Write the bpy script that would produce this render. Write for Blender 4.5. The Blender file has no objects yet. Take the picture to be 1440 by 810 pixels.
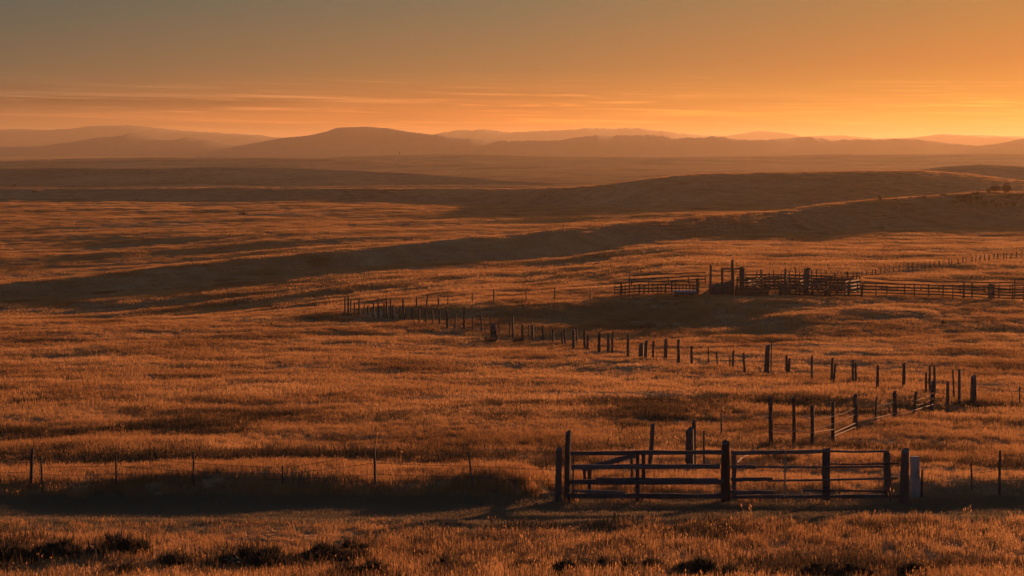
import bpy, math, random
import numpy as np

random.seed(7)
rng = np.random.default_rng(11)
scene = bpy.context.scene
COL = scene.collection

# ------------------------------------------------------------------ camera model
F = 1978.0                       # focal length in photo pixels (1440 wide)
ZC = 9.25                        # eye height above the gate's foot
TH = math.atan(198.0 / F)        # the camera looks slightly down
cT, sT = math.cos(TH), math.sin(TH)
SUN_AZ, SUN_EL = math.radians(38.0), math.radians(4.2)   # az measured from +Y towards +X


def ray(px, py):
    """direction with y == 1 through a photo pixel"""
    u = (px - 720.0) / F
    v = -(py - 405.0) / F
    dy = cT + v * sT
    return u / dy, (-sT + v * cT) / dy


def P(px, py, Y):
    a, b = ray(px, py)
    return (a * Y, Y, ZC + b * Y)


# ------------------------------------------------------------------ noise
def _hash(ix, iy, s):
    n = (ix * 374761393 + iy * 668265263 + s * 974711) & 0x7fffffff
    n = ((n ^ (n >> 13)) * 1274126177) & 0x7fffffff
    n = (n ^ (n >> 16)) & 0x7fffffff
    return (n % 65536) / 32768.0 - 1.0


def vnoise(x, y, s=0):
    x = np.asarray(x, float); y = np.asarray(y, float)
    ix = np.floor(x).astype(np.int64); iy = np.floor(y).astype(np.int64)
    fx = x - ix; fy = y - iy
    fx = fx * fx * fx * (fx * (fx * 6 - 15) + 10); fy = fy * fy * fy * (fy * (fy * 6 - 15) + 10)
    a = _hash(ix, iy, s); b = _hash(ix + 1, iy, s); c = _hash(ix, iy + 1, s); d = _hash(ix + 1, iy + 1, s)
    return (a * (1 - fx) + b * fx) * (1 - fy) + (c * (1 - fx) + d * fx) * fy


def sstep(a, b, x):
    t = np.clip((x - a) / (b - a), 0, 1)
    return t * t * (3 - 2 * t)


# ------------------------------------------------------------------ terrain
TAB = np.array([(-20000, 30), (-400, 14), (-120, 6), (-40, 2.6), (-10, 1.75), (0, 1.8), (5, 3.0), (10, 4.6), (20, 6.95), (27, 8.2), (33, 8.95), (37, 9.28), (45, 10.2),
                (52, 11.0), (62, 11.8), (75, 13.0), (92, 14.7), (110, 15.8), (130, 16.7), (160, 17.7), (200, 18.8), (260, 19.8),
                (350, 21.3), (480, 23.2), (700, 25.2), (900, 26.3), (1300, 27.3), (1800, 27.8), (20000, 28.4)], float)
_wy = np.sign(TAB[:, 0]) * np.log1p(np.abs(TAB[:, 0]) / 12.0)
_ug = np.linspace(_wy[0], _wy[-1], 6000)
_dg = np.interp(_ug, _wy, TAB[:, 1])
_k = np.exp(-np.linspace(-2.5, 2.5, 121) ** 2); _k /= _k.sum()
_dg = np.convolve(np.pad(_dg, 60, mode='edge'), _k, mode='valid')


def base_drop(Y):
    return np.interp(np.sign(Y) * np.log1p(np.abs(Y) / 12.0), _ug, _dg)


def left_fall(x, Y):
    """the land also falls away gently to the left"""
    t = np.asarray(x, float) / np.maximum(Y, 5.0)
    return (3.0 * sstep(-0.14, 0.0, -t) + 4.5 * sstep(0.02, 0.36, -t)) * sstep(125, 225, Y) * (1 - sstep(310, 620, Y))


class Ridge:
    """a rise of the land: crest seen at photo pixels (px, py) and standing at depth Y"""
    def __init__(self, pts, wf, wb, hmin=0.0, tfade=0.06):
        self.t = []; self.Y = []; self.H = []
        for px, py, Y in pts:
            a, b = ray(px, py)
            self.t.append(a); self.Y.append(Y)
            self.H.append(max(hmin, float(base_drop(Y)) + float(left_fall(a * Y, Y)) + b * Y))
        self.wf, self.wb, self.tf = wf, wb, tfade

    def __call__(self, x, y):
        yy = np.maximum(y, 5.0)
        t = x / yy
        Yc = np.interp(t, self.t, self.Y); H = np.interp(t, self.t, self.H)
        lo, hi = self.t[0], self.t[-1]
        fade = sstep(lo - self.tf, lo, t) * (1 - sstep(hi, hi + self.tf * 3, t))
        s = y - Yc
        wf = np.maximum(self.wf * H, 4.0); wb = np.maximum(self.wb * H, 8.0)
        f = np.where(s < 0, np.clip(1 + s / wf, 0, 1), np.clip(1 - s / wb, 0, 1))
        return H * fade * (0.5 - 0.5 * np.cos(np.pi * f))


ridges = [
    # long low ridge that climbs to the bushy knoll on the right
    Ridge([(-250, 414, 246), (0, 397, 262), (250, 374, 276), (540, 347, 292), (680, 334, 300), (800, 321, 313), (950, 309, 336), (1100, 297, 367),
           (1180, 287, 388), (1250, 280, 400), (1330, 274, 412), (1390, 270, 420), (1440, 270, 424), (1600, 272, 430)], 3.2, 12.0, 1.8),
    # broad shaded hill in the middle distance
    Ridge([(-300, 267, 700), (0, 266, 700), (300, 265, 690), (560, 266, 680), (720, 266, 660), (800, 264, 640), (850, 260, 630), (900, 253, 622), (950, 247, 620), (1000, 244, 620),
           (1100, 242, 620), (1290, 240, 625), (1360, 245, 630), (1440, 256, 640), (1550, 270, 640)], 5.2, 20.0, 1.0),
    Ridge([(1180, 247, 900), (1280, 241, 900), (1330, 235, 900), (1380, 232, 905), (1440, 235, 910), (1600, 240, 910)], 7.0, 24.0, 0.0),
    # shaded roll of the plain on the left
    Ridge([(-300, 238, 1050), (0, 238, 1050), (300, 237, 1050), (450, 238, 1040), (560, 243, 1030), (680, 250, 1010), (800, 260, 980), (860, 266, 960)], 5.8, 26.0, 0.0),
    Ridge([(-300, 224, 1900), (0, 225, 1900), (250, 222, 1900), (420, 222, 1850), (560, 226, 1800), (700, 230, 1750)], 17.0, 26.0, 0.0),
    Ridge([(500, 219, 2300), (650, 217, 2300), (800, 221, 2250), (950, 222, 2200), (1150, 218, 2300), (1440, 216, 2300), (1600, 216, 2300)], 17.0, 26.0, 0.0),
]


def terrain(x, y, fine=True):
    x = np.asarray(x, float); y = np.asarray(y, float)
    z = ZC - base_drop(y) - left_fall(x, y)
    b = np.zeros(np.broadcast(x, y).shape)
    for r in ridges:
        b = np.maximum(b, r(x, y))
    z = z + b
    r_ = np.hypot(x, y)
    # corral mound: flat on top, falling off towards the viewer and to the left
    e = (y - 143.0) + 0.16 * np.minimum(x - 18.0, 0) * 0 + 2.2 * vnoise(x / 14.0, y / 14.0, 41)
    left = sstep(-36.0, 6.0, x + 0.10 * (y - 150) + 1.5 * vnoise(x / 9.0, y / 9.0, 42))
    mound = sstep(-5.0 - 27.0 * sstep(14.0, 30.0, x), 3.0, e) * (1 - sstep(190.0, 260.0, y)) * left * (1 - 0.35 * sstep(28, 60, x))
    z = z + 1.6 * mound
    # shallow hollow left of and below the mound
    z = z - 0.7 * np.exp(-((y - 121.0) / 9.0) ** 2) * np.exp(-((x - 3.0) / 13.0) ** 2)
    # rolling land, growing with distance
    amp = sstep(35, 160, r_)
    calm = 1 - 0.75 * np.clip(np.maximum(ridges[0](x, y + 14.0) / 2.5, np.maximum(ridges[1](x, y), ridges[2](x, y)) / 4.0), 0, 1)
    z = z + amp * calm * (0.55 * vnoise(x / 70.0, y / 45.0, 1) + 0.28 * vnoise(x / 31.0, y / 17.0, 2))
    z = z + calm * sstep(300, 900, r_) * (1.3 * vnoise(x / 260.0, y / 150.0, 3) + 0.5 * vnoise(x / 120, y / 60, 4))
    # track in front of the gate: a flat worn strip with a bank along its far side
    c = 0.35 * vnoise(x / 7.0, 0.3, 5)
    track = sstep(32.9, 33.9, y + c) * (1 - sstep(36.0, 37.0, y + c))
    z = z - 0.17 * track
    bx = 1 - 1.0 * sstep(0.2, 1.4, x) * (1 - sstep(10.4, 11.4, x))
    bank = sstep(36.9, 38.1, y + c) * (1 - sstep(39.2, 43.5, y + c))
    z = z + (0.33 + 0.12 * vnoise(x / 3.1, 4.0, 6)) * bank * bx
    z = z - 0.20 * np.exp(-((y - 37.0) / 1.7) ** 2) * sstep(-0.4, 0.9, x) * (1 - sstep(10.6, 12.0, x))
    # wheel rut between mid fences
    z = z - 0.25 * np.exp(-((y - 64.0 - 0.12 * x) / 2.5) ** 2) * sstep(10, 16, x)
    if fine:
        near = sstep(9, 20, r_)
        m = (1 - 0.75 * track) * (1 - 0.6 * np.exp(-((y - 38.0) / 3.0) ** 2))
        z = z + near * m * (0.13 * vnoise(x / 7.0, y / 3.6, 7) + 0.075 * vnoise(x / 2.6, y / 1.5, 8))
        yy = y - 0.38 * x
        z = z + near * sstep(60, 120, r_) * (0.15 * vnoise(x / 16.0, yy / 6.0, 9) + 0.22 * vnoise(x / 45.0, yy / 9.0, 10) * sstep(110, 190, r_)) * calm
        z = z + sstep(220, 420, r_) * calm * 0.5 * vnoise(x / 110.0, yy / 24.0, 12)
    return z


def gz(x, y):
    return float(terrain(np.array([x]), np.array([y]))[0])


_Ys = np.geomspace(14.0, 6000.0, 6000)


def ground_at(px, py):
    a, b = ray(px, py)
    d = ZC + b * _Ys - terrain(a * _Ys, _Ys)
    idx = np.nonzero(d <= 0)[0]
    if len(idx) == 0 or idx[0] == 0:
        Y = 600.0
    else:
        i = idx[0]
        t = d[i - 1] / (d[i - 1] - d[i])
        Y = _Ys[i - 1] + t * (_Ys[i] - _Ys[i - 1])
    return (a * Y, float(Y), gz(a * Y, Y))


# ------------------------------------------------------------------ object helpers
def tag(o, label=None, cat=None, group=None, kind=None):
    if label: o['label'] = label
    if cat: o['category'] = cat
    if group: o['group'] = group
    if kind: o['kind'] = kind
    return o


def empty(name, loc, label, cat, group=None):
    o = bpy.data.objects.new(name, None)
    o.empty_display_size = 0.2
    COL.objects.link(o)
    o.location = loc
    return tag(o, label, cat, group)


class MB:
    def __init__(self):
        self.v = []; self.f = []

    def add(self, vs, fs):
        n = len(self.v)
        self.v.extend(vs)
        self.f.extend([tuple(i + n for i in f) for f in fs])

    def box(self, c, d, rz=0.0):
        cx, cy, cz = c; dx, dy, dz = d[0] / 2, d[1] / 2, d[2] / 2
        co, si = math.cos(rz), math.sin(rz)
        vs = []
        for sx, sy, sz in ((-1, -1, -1), (1, -1, -1), (1, 1, -1), (-1, 1, -1), (-1, -1, 1), (1, -1, 1), (1, 1, 1), (-1, 1, 1)):
            X, Y = sx * dx, sy * dy
            vs.append((cx + X * co - Y * si, cy + X * si + Y * co, cz + sz * dz))
        self.add(vs, [(0, 3, 2, 1), (4, 5, 6, 7), (0, 1, 5, 4), (1, 2, 6, 5), (2, 3, 7, 6), (3, 0, 4, 7)])
        return self

    def tube(self, pts, r, sides=6, r2=None, jit=0.0, flat=1.0, chamfer=0.0):
        """round member along a polyline; jit makes it an irregular pole, chamfer slants its top"""
        pts = [np.array(p, float) for p in pts]
        r2 = r if r2 is None else r2
        n = len(pts); rings = []
        ph = random.random() * 6.28
        prof = [1 + random.uniform(-jit, jit) for _ in range(sides)]
        for i, p in enumerate(pts):
            d = pts[min(i + 1, n - 1)] - pts[max(i - 1, 0)]
            d = d / (np.linalg.norm(d) + 1e-9)
            up = np.array((0, 0, 1.0)) if abs(d[2]) < 0.8 else np.array((1.0, 0, 0))
            e1 = np.cross(d, up); e1 /= np.linalg.norm(e1); e2 = np.cross(d, e1)
            rr = r + (r2 - r) * i / max(1, n - 1)
            ring = []
            for k in range(sides):
                a = ph + 2 * math.pi * k / sides
                q = rr * prof[k] * (1 + random.uniform(-jit, jit) * 0.5)
                v = p + e1 * (q * math.cos(a)) + e2 * (q * math.sin(a) * flat)
                if chamfer and i == n - 1:
                    v = v + d * (chamfer * rr * math.cos(a + 0.7) + random.uniform(-.3, .3) * rr)
                ring.append(tuple(v))
            rings.append(ring)
        vs = [v for ring in rings for v in ring]
        fs = []
        for i in range(n - 1):
            for k in range(sides):
                a, b = i * sides + k, i * sides + (k + 1) % sides
                fs.append((a, b, b + sides, a + sides))
        fs.append(tuple(range(sides))[::-1]); fs.append(tuple((n - 1) * sides + k for k in range(sides)))
        self.add(vs, fs)
        return self

    def plank(self, p0, p1, w, t, seg=7, jit=0.012, bow=0.0, ragged=0.03):
        """board from p0 to p1, w high, t thick, a little warped, with worn ends"""
        p0 = np.array(p0, float); p1 = np.array(p1, float)
        d = p1 - p0; L = np.linalg.norm(d); d /= L
        if abs(d[2]) < 0.8:
            side = np.cross(d, (0, 0, 1.0)); side /= np.linalg.norm(side); up = np.cross(side, d)
        else:
            side = np.array((0, -1.0, 0)); up = np.cross(side, d); up /= np.linalg.norm(up); side = np.cross(d, up)
        vs = []; fs = []
        for i in range(seg + 1):
            s = i / seg
            c = p0 + d * L * s + np.array((0, 0, -1.0)) * bow * math.sin(math.pi * s)
            wt = w / 2 + random.uniform(-jit, jit); wb_ = w / 2 + random.uniform(-jit, jit)
            off = side * random.uniform(-jit, jit) * 0.6
            e = (random.uniform(-ragged, ragged), random.uniform(-ragged, ragged)) if i in (0, seg) else (0, 0)
            for su, sw, ee in ((wt, 1, e[0]), (wt, -1, e[0]), (-wb_, -1, e[1]), (-wb_, 1, e[1])):
                vs.append(tuple(c + up * su + side * (sw * t / 2) + off + d * ee))
        for i in range(seg):
            for k in range(4):
                a, b = i * 4 + k, i * 4 + (k + 1) % 4
                fs.append((a, a + 4, b + 4, b))
        fs.append((0, 1, 2, 3)); fs.append((seg * 4 + 3, seg * 4 + 2, seg * 4 + 1, seg * 4))
        self.add(vs, fs)
        return self

    def build(self, name, mat, parent=None, smooth=False, label=None):
        ox, oy, oz = parent_origin(parent)
        me = bpy.data.meshes.new(name)
        me.from_pydata([(a - ox, b - oy, c - oz) for a, b, c in self.v], [], self.f)
        me.materials.append(mat)
        if smooth:
            me.polygons.foreach_set('use_smooth', [True] * len(me.polygons))
        o = bpy.data.objects.new(name, me)
        COL.objects.link(o)
        if parent is not None:
            o.parent = parent
        if label: o['label'] = label
        return o


def parent_origin(p):
    x = y = z = 0.0
    while p is not None:
        x += p.location.x; y += p.location.y; z += p.location.z
        p = p.parent
    return x, y, z


def mesh_np(name, co, quads, tris=None, mat=None, smooth=False):
    """fast mesh from numpy arrays"""
    me = bpy.data.meshes.new(name)
    nq = len(quads) if quads is not None else 0
    nt = len(tris) if tris is not None else 0
    me.vertices.add(len(co)); me.vertices.foreach_set('co', np.asarray(co, np.float32).ravel())
    li = []
    if nq: li.append(np.asarray(quads, np.int32).ravel())
    if nt: li.append(np.asarray(tris, np.int32).ravel())
    li = np.concatenate(li)
    me.loops.add(len(li)); me.loops.foreach_set('vertex_index', li)
    me.polygons.add(nq + nt)
    st = np.concatenate([np.arange(nq) * 4, nq * 4 + np.arange(nt) * 3]).astype(np.int32)
    me.polygons.foreach_set('loop_start', st)
    if smooth:
        me.polygons.foreach_set('use_smooth', np.ones(nq + nt, bool))
    me.update(calc_edges=True); me.validate()
    if mat: me.materials.append(mat)
    return me


# ------------------------------------------------------------------ materials
def new_mat(name):
    m = bpy.data.materials.new(name); m.use_nodes = True
    nt = m.node_tree; nt.nodes.clear()
    return m, nt, nt.nodes, nt.links


def N(ns, t, **kw):
    n = ns.new(t)
    for k, v in kw.items():
        setattr(n, k, v)
    return n


def ramp(ns, stops, interp='LINEAR'):
    r = ns.new('ShaderNodeValToRGB'); cr = r.color_ramp; cr.interpolation = interp
    while len(cr.elements) < len(stops): cr.elements.new(0.5)
    for e, (p, c) in zip(cr.elements, stops):
        e.position = p; e.color = (c[0], c[1], c[2], 1)
    return r


def wood_mat(name, dark, light, scale, rough=0.85):
    m, nt, ns, ln = new_mat(name)
    out = N(ns, 'ShaderNodeOutputMaterial'); b = N(ns, 'ShaderNodeBsdfPrincipled')
    tc = N(ns, 'ShaderNodeTexCoord'); mp = N(ns, 'ShaderNodeMapping'); mp.inputs['Scale'].default_value = scale
    n1 = N(ns, 'ShaderNodeTexNoise'); n1.inputs['Scale'].default_value = 1.0; n1.inputs['Detail'].default_value = 6; n1.inputs['Roughness'].default_value = 0.65
    n2 = N(ns, 'ShaderNodeTexNoise'); n2.inputs['Scale'].default_value = 2.3; n2.inputs['Detail'].default_value = 3
    oi = N(ns, 'ShaderNodeObjectInfo')
    r = ramp(ns, [(0.25, dark), (0.55, tuple((a + c) / 2 for a, c in zip(dark, light))), (0.8, light)])
    ln.new(tc.outputs['Object'], mp.inputs['Vector']); ln.new(mp.outputs['Vector'], n1.inputs['Vector']); ln.new(tc.outputs['Object'], n2.inputs['Vector'])
    ad = N(ns, 'ShaderNodeMath', operation='ADD'); mu = N(ns, 'ShaderNodeMath', operation='MULTIPLY_ADD')
    ln.new(n2.outputs['Fac'], mu.inputs[0]); mu.inputs[1].default_value = 0.5; mu.inputs[2].default_value = -0.32
    m3 = N(ns, 'ShaderNodeMath', operation='MULTIPLY_ADD'); ln.new(oi.outputs['Random'], m3.inputs[0]); m3.inputs[1].default_value = 0.25; ln.new(mu.outputs[0], m3.inputs[2])
    ln.new(n1.outputs['Fac'], ad.inputs[0]); ln.new(m3.outputs[0], ad.inputs[1])
    ln.new(ad.outputs[0], r.inputs['Fac']); ln.new(r.outputs['Color'], b.inputs['Base Color'])
    b.inputs['Roughness'].default_value = rough; b.inputs['Specular IOR Level'].default_value = 0.25
    bp = N(ns, 'ShaderNodeBump'); bp.inputs['Strength'].default_value = 0.7; bp.inputs['Distance'].default_value = 0.015
    ln.new(n1.outputs['Fac'], bp.inputs['Height']); ln.new(bp.outputs['Normal'], b.inputs['Normal'])
    ln.new(b.outputs[0], out.inputs['Surface'])
    return m


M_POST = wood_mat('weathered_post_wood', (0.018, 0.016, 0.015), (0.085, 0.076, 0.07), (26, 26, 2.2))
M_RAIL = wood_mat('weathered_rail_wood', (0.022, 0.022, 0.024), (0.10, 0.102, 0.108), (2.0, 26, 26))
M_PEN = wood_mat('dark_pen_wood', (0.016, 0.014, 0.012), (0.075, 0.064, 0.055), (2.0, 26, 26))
M_PALE = wood_mat('pale_grey_board', (0.16, 0.145, 0.13), (0.42, 0.39, 0.36), (22, 22, 2.0))
M_STRAW = wood_mat('bleached_pole', (0.14, 0.10, 0.07), (0.34, 0.26, 0.18), (2.0, 22, 22))


def simple_mat(name, col, rough, metal=0.0, nscale=6.0, var=0.4):
    m, nt, ns, ln = new_mat(name)
    out = N(ns, 'ShaderNodeOutputMaterial'); b = N(ns, 'ShaderNodeBsdfPrincipled')
    tc = N(ns, 'ShaderNodeTexCoord'); n1 = N(ns, 'ShaderNodeTexNoise'); n1.inputs['Scale'].default_value = nscale; n1.inputs['Detail'].default_value = 5
    r = ramp(ns, [(0.3, tuple(c * (1 - var) for c in col)), (0.7, tuple(min(1, c * (1 + var)) for c in col))])
    ln.new(tc.outputs['Object'], n1.inputs['Vector']); ln.new(n1.outputs['Fac'], r.inputs['Fac']); ln.new(r.outputs['Color'], b.inputs['Base Color'])
    b.inputs['Roughness'].default_value = rough; b.inputs['Metallic'].default_value = metal
    ln.new(b.outputs[0], out.inputs['Surface'])
    return m


M_WIRE = simple_mat('rusty_wire', (0.07, 0.055, 0.045), 0.95, 0.0)
M_PIPE = simple_mat('rusty_pipe', (0.055, 0.04, 0.032), 0.6, 0.3)
M_ZINC = simple_mat('galvanised_metal', (0.26, 0.27, 0.29), 0.5, 0.6)
M_RUST = simple_mat('rusty_drum_steel', (0.10, 0.035, 0.02), 0.7, 0.2)
M_STONE = simple_mat('pale_stone', (0.32, 0.28, 0.24), 0.9)
M_TWIG = simple_mat('shrub_twig', (0.06, 0.045, 0.03), 0.9)


def leaf_mat(name, cols, transl, rough=0.8):
    """thin dry blades: part reflecting, part letting light through; colour varies plant by plant"""
    m, nt, ns, ln = new_mat(name)
    out = N(ns, 'ShaderNodeOutputMaterial')
    oi = N(ns, 'ShaderNodeObjectInfo')
    nz = N(ns, 'ShaderNodeTexNoise'); nz.inputs['Scale'].default_value = 0.11; nz.inputs['Detail'].default_value = 3
    ln.new(oi.outputs['Location'], nz.inputs['Vector'])
    mu = N(ns, 'ShaderNodeMath', operation='MULTIPLY_ADD'); ln.new(oi.outputs['Random'], mu.inputs[0]); mu.inputs[1].default_value = 0.26
    m2 = N(ns, 'ShaderNodeMath', operation='MULTIPLY_ADD'); ln.new(nz.outputs['Fac'], m2.inputs[0]); m2.inputs[1].default_value = 1.7; m2.inputs[2].default_value = -0.49
    ln.new(m2.outputs[0], mu.inputs[2])
    r = ramp(ns, [(i / (len(cols) - 1), c) for i, c in enumerate(cols)])
    ln.new(mu.outputs[0], r.inputs['Fac'])
    d = N(ns, 'ShaderNodeBsdfDiffuse'); t = N(ns, 'ShaderNodeBsdfTranslucent'); mx = N(ns, 'ShaderNodeMixShader'); mx.inputs['Fac'].default_value = transl
    ln.new(r.outputs['Color'], d.inputs['Color']); ln.new(r.outputs['Color'], t.inputs['Color'])
    ln.new(d.outputs[0], mx.inputs[1]); ln.new(t.outputs[0], mx.inputs[2]); ln.new(mx.outputs[0], out.inputs['Surface'])
    return m


M_GRASS = leaf_mat('dry_prairie_grass', [(0.13, 0.072, 0.035), (0.31, 0.172, 0.075), (0.42, 0.245, 0.108), (0.52, 0.325, 0.15)], 0.5)
M_SHORT = leaf_mat('short_worn_grass', [(0.14, 0.11, 0.07), (0.20, 0.16, 0.10), (0.26, 0.19, 0.11)], 0.35)
M_FORB = leaf_mat('dark_weeds', [(0.06, 0.045, 0.028), (0.12, 0.078, 0.042), (0.19, 0.115, 0.058)], 0.25)
M_SAGE = leaf_mat('sagebrush_leaf', [(0.045, 0.038, 0.026), (0.075, 0.058, 0.038)], 0.3)


def ground_mat():
    m, nt, ns, ln = new_mat('prairie_ground')
    out = N(ns, 'ShaderNodeOutputMaterial'); d = N(ns, 'ShaderNodeBsdfPrincipled')
    tc = N(ns, 'ShaderNodeTexCoord')
    mp = N(ns, 'ShaderNodeMapping'); mp.inputs['Scale'].default_value = (0.011, 0.026, 0.0)
    mp2 = N(ns, 'ShaderNodeMapping'); mp2.inputs['Scale'].default_value = (0.16, 0.3, 0.0)
    n1 = N(ns, 'ShaderNodeTexNoise'); n1.inputs['Scale'].default_value = 1.0; n1.inputs['Detail'].default_value = 7; n1.inputs['Roughness'].default_value = 0.62
    n2 = N(ns, 'ShaderNodeTexNoise'); n2.inputs['Scale'].default_value = 1.0; n2.inputs['Detail'].default_value = 5; n2.inputs['Roughness'].default_value = 0.6
    n3 = N(ns, 'ShaderNodeTexNoise'); n3.inputs['Scale'].default_value = 1.1; n3.inputs['Detail'].default_value = 3; n3.inputs['Roughness'].default_value = 0.7
    for a, b_ in ((mp, n1), (mp2, n2)):
        ln.new(tc.outputs['Object'], a.inputs['Vector']); ln.new(a.outputs['Vector'], b_.inputs['Vector'])
    ln.new(tc.outputs['Object'], n3.inputs['Vector'])
    r = ramp(ns, [(0.30, (0.13, 0.08, 0.046)), (0.46, (0.25, 0.15, 0.077)), (0.60, (0.35, 0.21, 0.10)), (0.75, (0.44, 0.275, 0.135))])
    mx = N(ns, 'ShaderNodeMath', operation='MULTIPLY_ADD'); ln.new(n2.outputs['Fac'], mx.inputs[0]); mx.inputs[1].default_value = 0.5
    m2 = N(ns, 'ShaderNodeMath', operation='MULTIPLY_ADD'); ln.new(n1.outputs['Fac'], m2.inputs[0]); m2.inputs[1].default_value = 0.9; m2.inputs[2].default_value = -0.2
    ln.new(m2.outputs[0], mx.inputs[2]); ln.new(mx.outputs[0], r.inputs['Fac']); ln.new(r.outputs['Color'], d.inputs['Base Color'])
    d.inputs['Roughness'].default_value = 1.0; d.inputs['Specular IOR Level'].default_value = 0.0
    bp = N(ns, 'ShaderNodeBump'); bp.inputs['Strength'].default_value = 1.0; bp.inputs['Distance'].default_value = 1.6
    ln.new(n3.outputs['Fac'], bp.inputs['Height']); ln.new(bp.outputs['Normal'], d.inputs['Normal'])
    ln.new(d.outputs[0], out.inputs['Surface'])
    return m


M_GROUND = ground_mat()
M_HILL = simple_mat('far_hill_ground', (0.035, 0.027, 0.018), 1.0, 0.0, 0.01, 0.35)

# ------------------------------------------------------------------ ground sheet
def build_ground():
    a1 = np.linspace(-27, 27, 430)
    a2 = np.linspace(27, 333, 104)[1:-1]
    az = np.radians(np.concatenate([a1, a2]))
    r = np.concatenate([[0.6, 2, 4, 6, 8, 10, 12, 14, 16, 18], np.geomspace(19, 260, 330), np.geomspace(260, 1500, 250)[1:], np.geomspace(1500, 14000, 70)[1:]])
    A, R = np.meshgrid(az, r)
    X = R * np.sin(A); Y = R * np.cos(A)
    Z = terrain(X, Y)
    nr, na = A.shape
    co = np.stack([X, Y, Z], -1).reshape(-1, 3)
    co = np.vstack([co, [[0, 0, gz(0.0, 0.0)]]])
    i = np.arange(nr - 1)[:, None] * na; j = np.arange(na)[None, :]; j2 = (j + 1) % na
    q = np.stack([i + j, i + na + j, i + na + j2, i + j2], -1).reshape(-1, 4)[:, ::-1]
    c = len(co) - 1
    t = np.stack([np.full(na, c), np.arange(na), (np.arange(na) + 1) % na], -1)[:, ::-1]
    o = bpy.data.objects.new('ground', mesh_np('ground', co, q, t, M_GROUND, True))
    COL.objects.link(o)
    tag(o, kind='structure')


build_ground()

# ------------------------------------------------------------------ far hills
def hill_range(name, pts, Y, depth, seed, rough=1.0, foot=-20.5):
    px = np.linspace(pts[0][0], pts[-1][0], 1300)
    py = np.interp(px, [p[0] for p in pts], [p[1] for p in pts])
    k = np.exp(-np.linspace(-2, 2, 11) ** 2); k /= k.sum()
    py = np.convolve(np.pad(py, 5, mode='edge'), k, mode='valid')
    py = py + rough * (0.8 * vnoise(px / 23.0, seed, seed) + 0.6 * vnoise(px / 8.0, seed, seed + 1) + 0.45 * vnoise(px / 3.2, seed, seed + 2))
    s = np.linspace(-1, 1, 25)
    co = []
    a = np.array([ray(x, y) for x, y in zip(px, py)])
    yc = Y * (1 + 0.05 * vnoise(px / 130.0, 2.0, seed + 5))
    top = ZC + a[:, 1] * yc
    k = np.exp(-np.linspace(-2, 2, 61) ** 2); k /= k.sum()
    broad = np.convolve(np.pad(top, 30, mode='edge'), k, mode='valid')
    for ss in s:
        yy = yc + ss * depth
        f = np.cos(ss * np.pi / 2) ** 1.3
        f = f * (1 + 0.06 * vnoise(px / 17.0, ss * 4 + 9, seed + 7) * (1 - f))
        z = foot + (np.maximum(broad + (top - broad) * f ** 5, foot + 1) - foot) * f
        co.append(np.stack([a[:, 0] * yc + 0 * yy, yy, z], -1))
    co = np.array(co)
    n, m_ = co.shape[:2]
    i = np.arange(n - 1)[:, None] * m_; j = np.arange(m_ - 1)[None, :]
    q = np.stack([i + j, i + j + 1, i + m_ + j + 1, i + m_ + j], -1).reshape(-1, 4)
    o = bpy.data.objects.new(name, mesh_np(name, co.reshape(-1, 3), q, None, M_HILL, True))
    COL.objects.link(o)
    tag(o, kind='structure')


hill_range('hills', [(300, 216), (430, 208), (480, 204), (520, 204), (560, 201), (600, 197), (650, 195), (690, 197), (720, 198), (790, 197), (815, 192), (835, 190), (860, 191), (890, 190), (930, 191), (948, 196),
                     (965, 194), (1000, 192), (1030, 195), (1060, 197), (1100, 195), (1135, 192), (1170, 197), (1200, 196), (1290, 196), (1340, 202), (1370, 205), (1400, 203), (1440, 196), (1500, 189), (1580, 192), (1700, 205)], 3900, 330, 21, 1.0)
hill_range('hills', [(310, 212), (345, 204), (400, 194), (440, 190), (462, 185), (475, 180), (490, 179), (520, 178), (545, 180), (565, 184), (600, 188), (640, 193), (700, 197), (760, 198.5), (840, 203), (900, 210)], 4030, 400, 31, 0.5)
hill_range('hills', [(-300, 200), (-120, 208), (0, 206), (60, 205), (100, 201), (140, 194), (165, 192), (190, 187), (212, 192), (240, 198), (268, 193), (290, 196), (310, 200), (345, 206), (420, 214)], 4800, 420, 41, 0.8)
hill_range('hills', [(-300, 184), (-100, 178), (0, 183), (30, 181), (60, 183), (90, 182), (130, 178), (180, 176), (220, 180), (280, 186), (330, 188), (380, 192), (420, 195), (520, 199), (600, 191), (640, 184), (680, 182), (720, 186), (770, 184), (830, 181),
                     (880, 180), (930, 184), (970, 189), (1020, 194), (1100, 200), (1200, 199), (1260, 196), (1320, 190), (1400, 193), (1440, 195), (1560, 188), (1700, 184)], 7200, 800, 51, 0.9)
hill_range('hills', [(-300, 198), (200, 199), (600, 197), (900, 190), (980, 190), (1020, 191), (1050, 187), (1072, 184), (1095, 186), (1130, 192), (1165, 191), (1185, 190), (1230, 195), (1290, 193), (1320, 189), (1380, 190), (1440, 192), (1700, 190)], 8600, 800, 61, 0.5)

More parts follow.
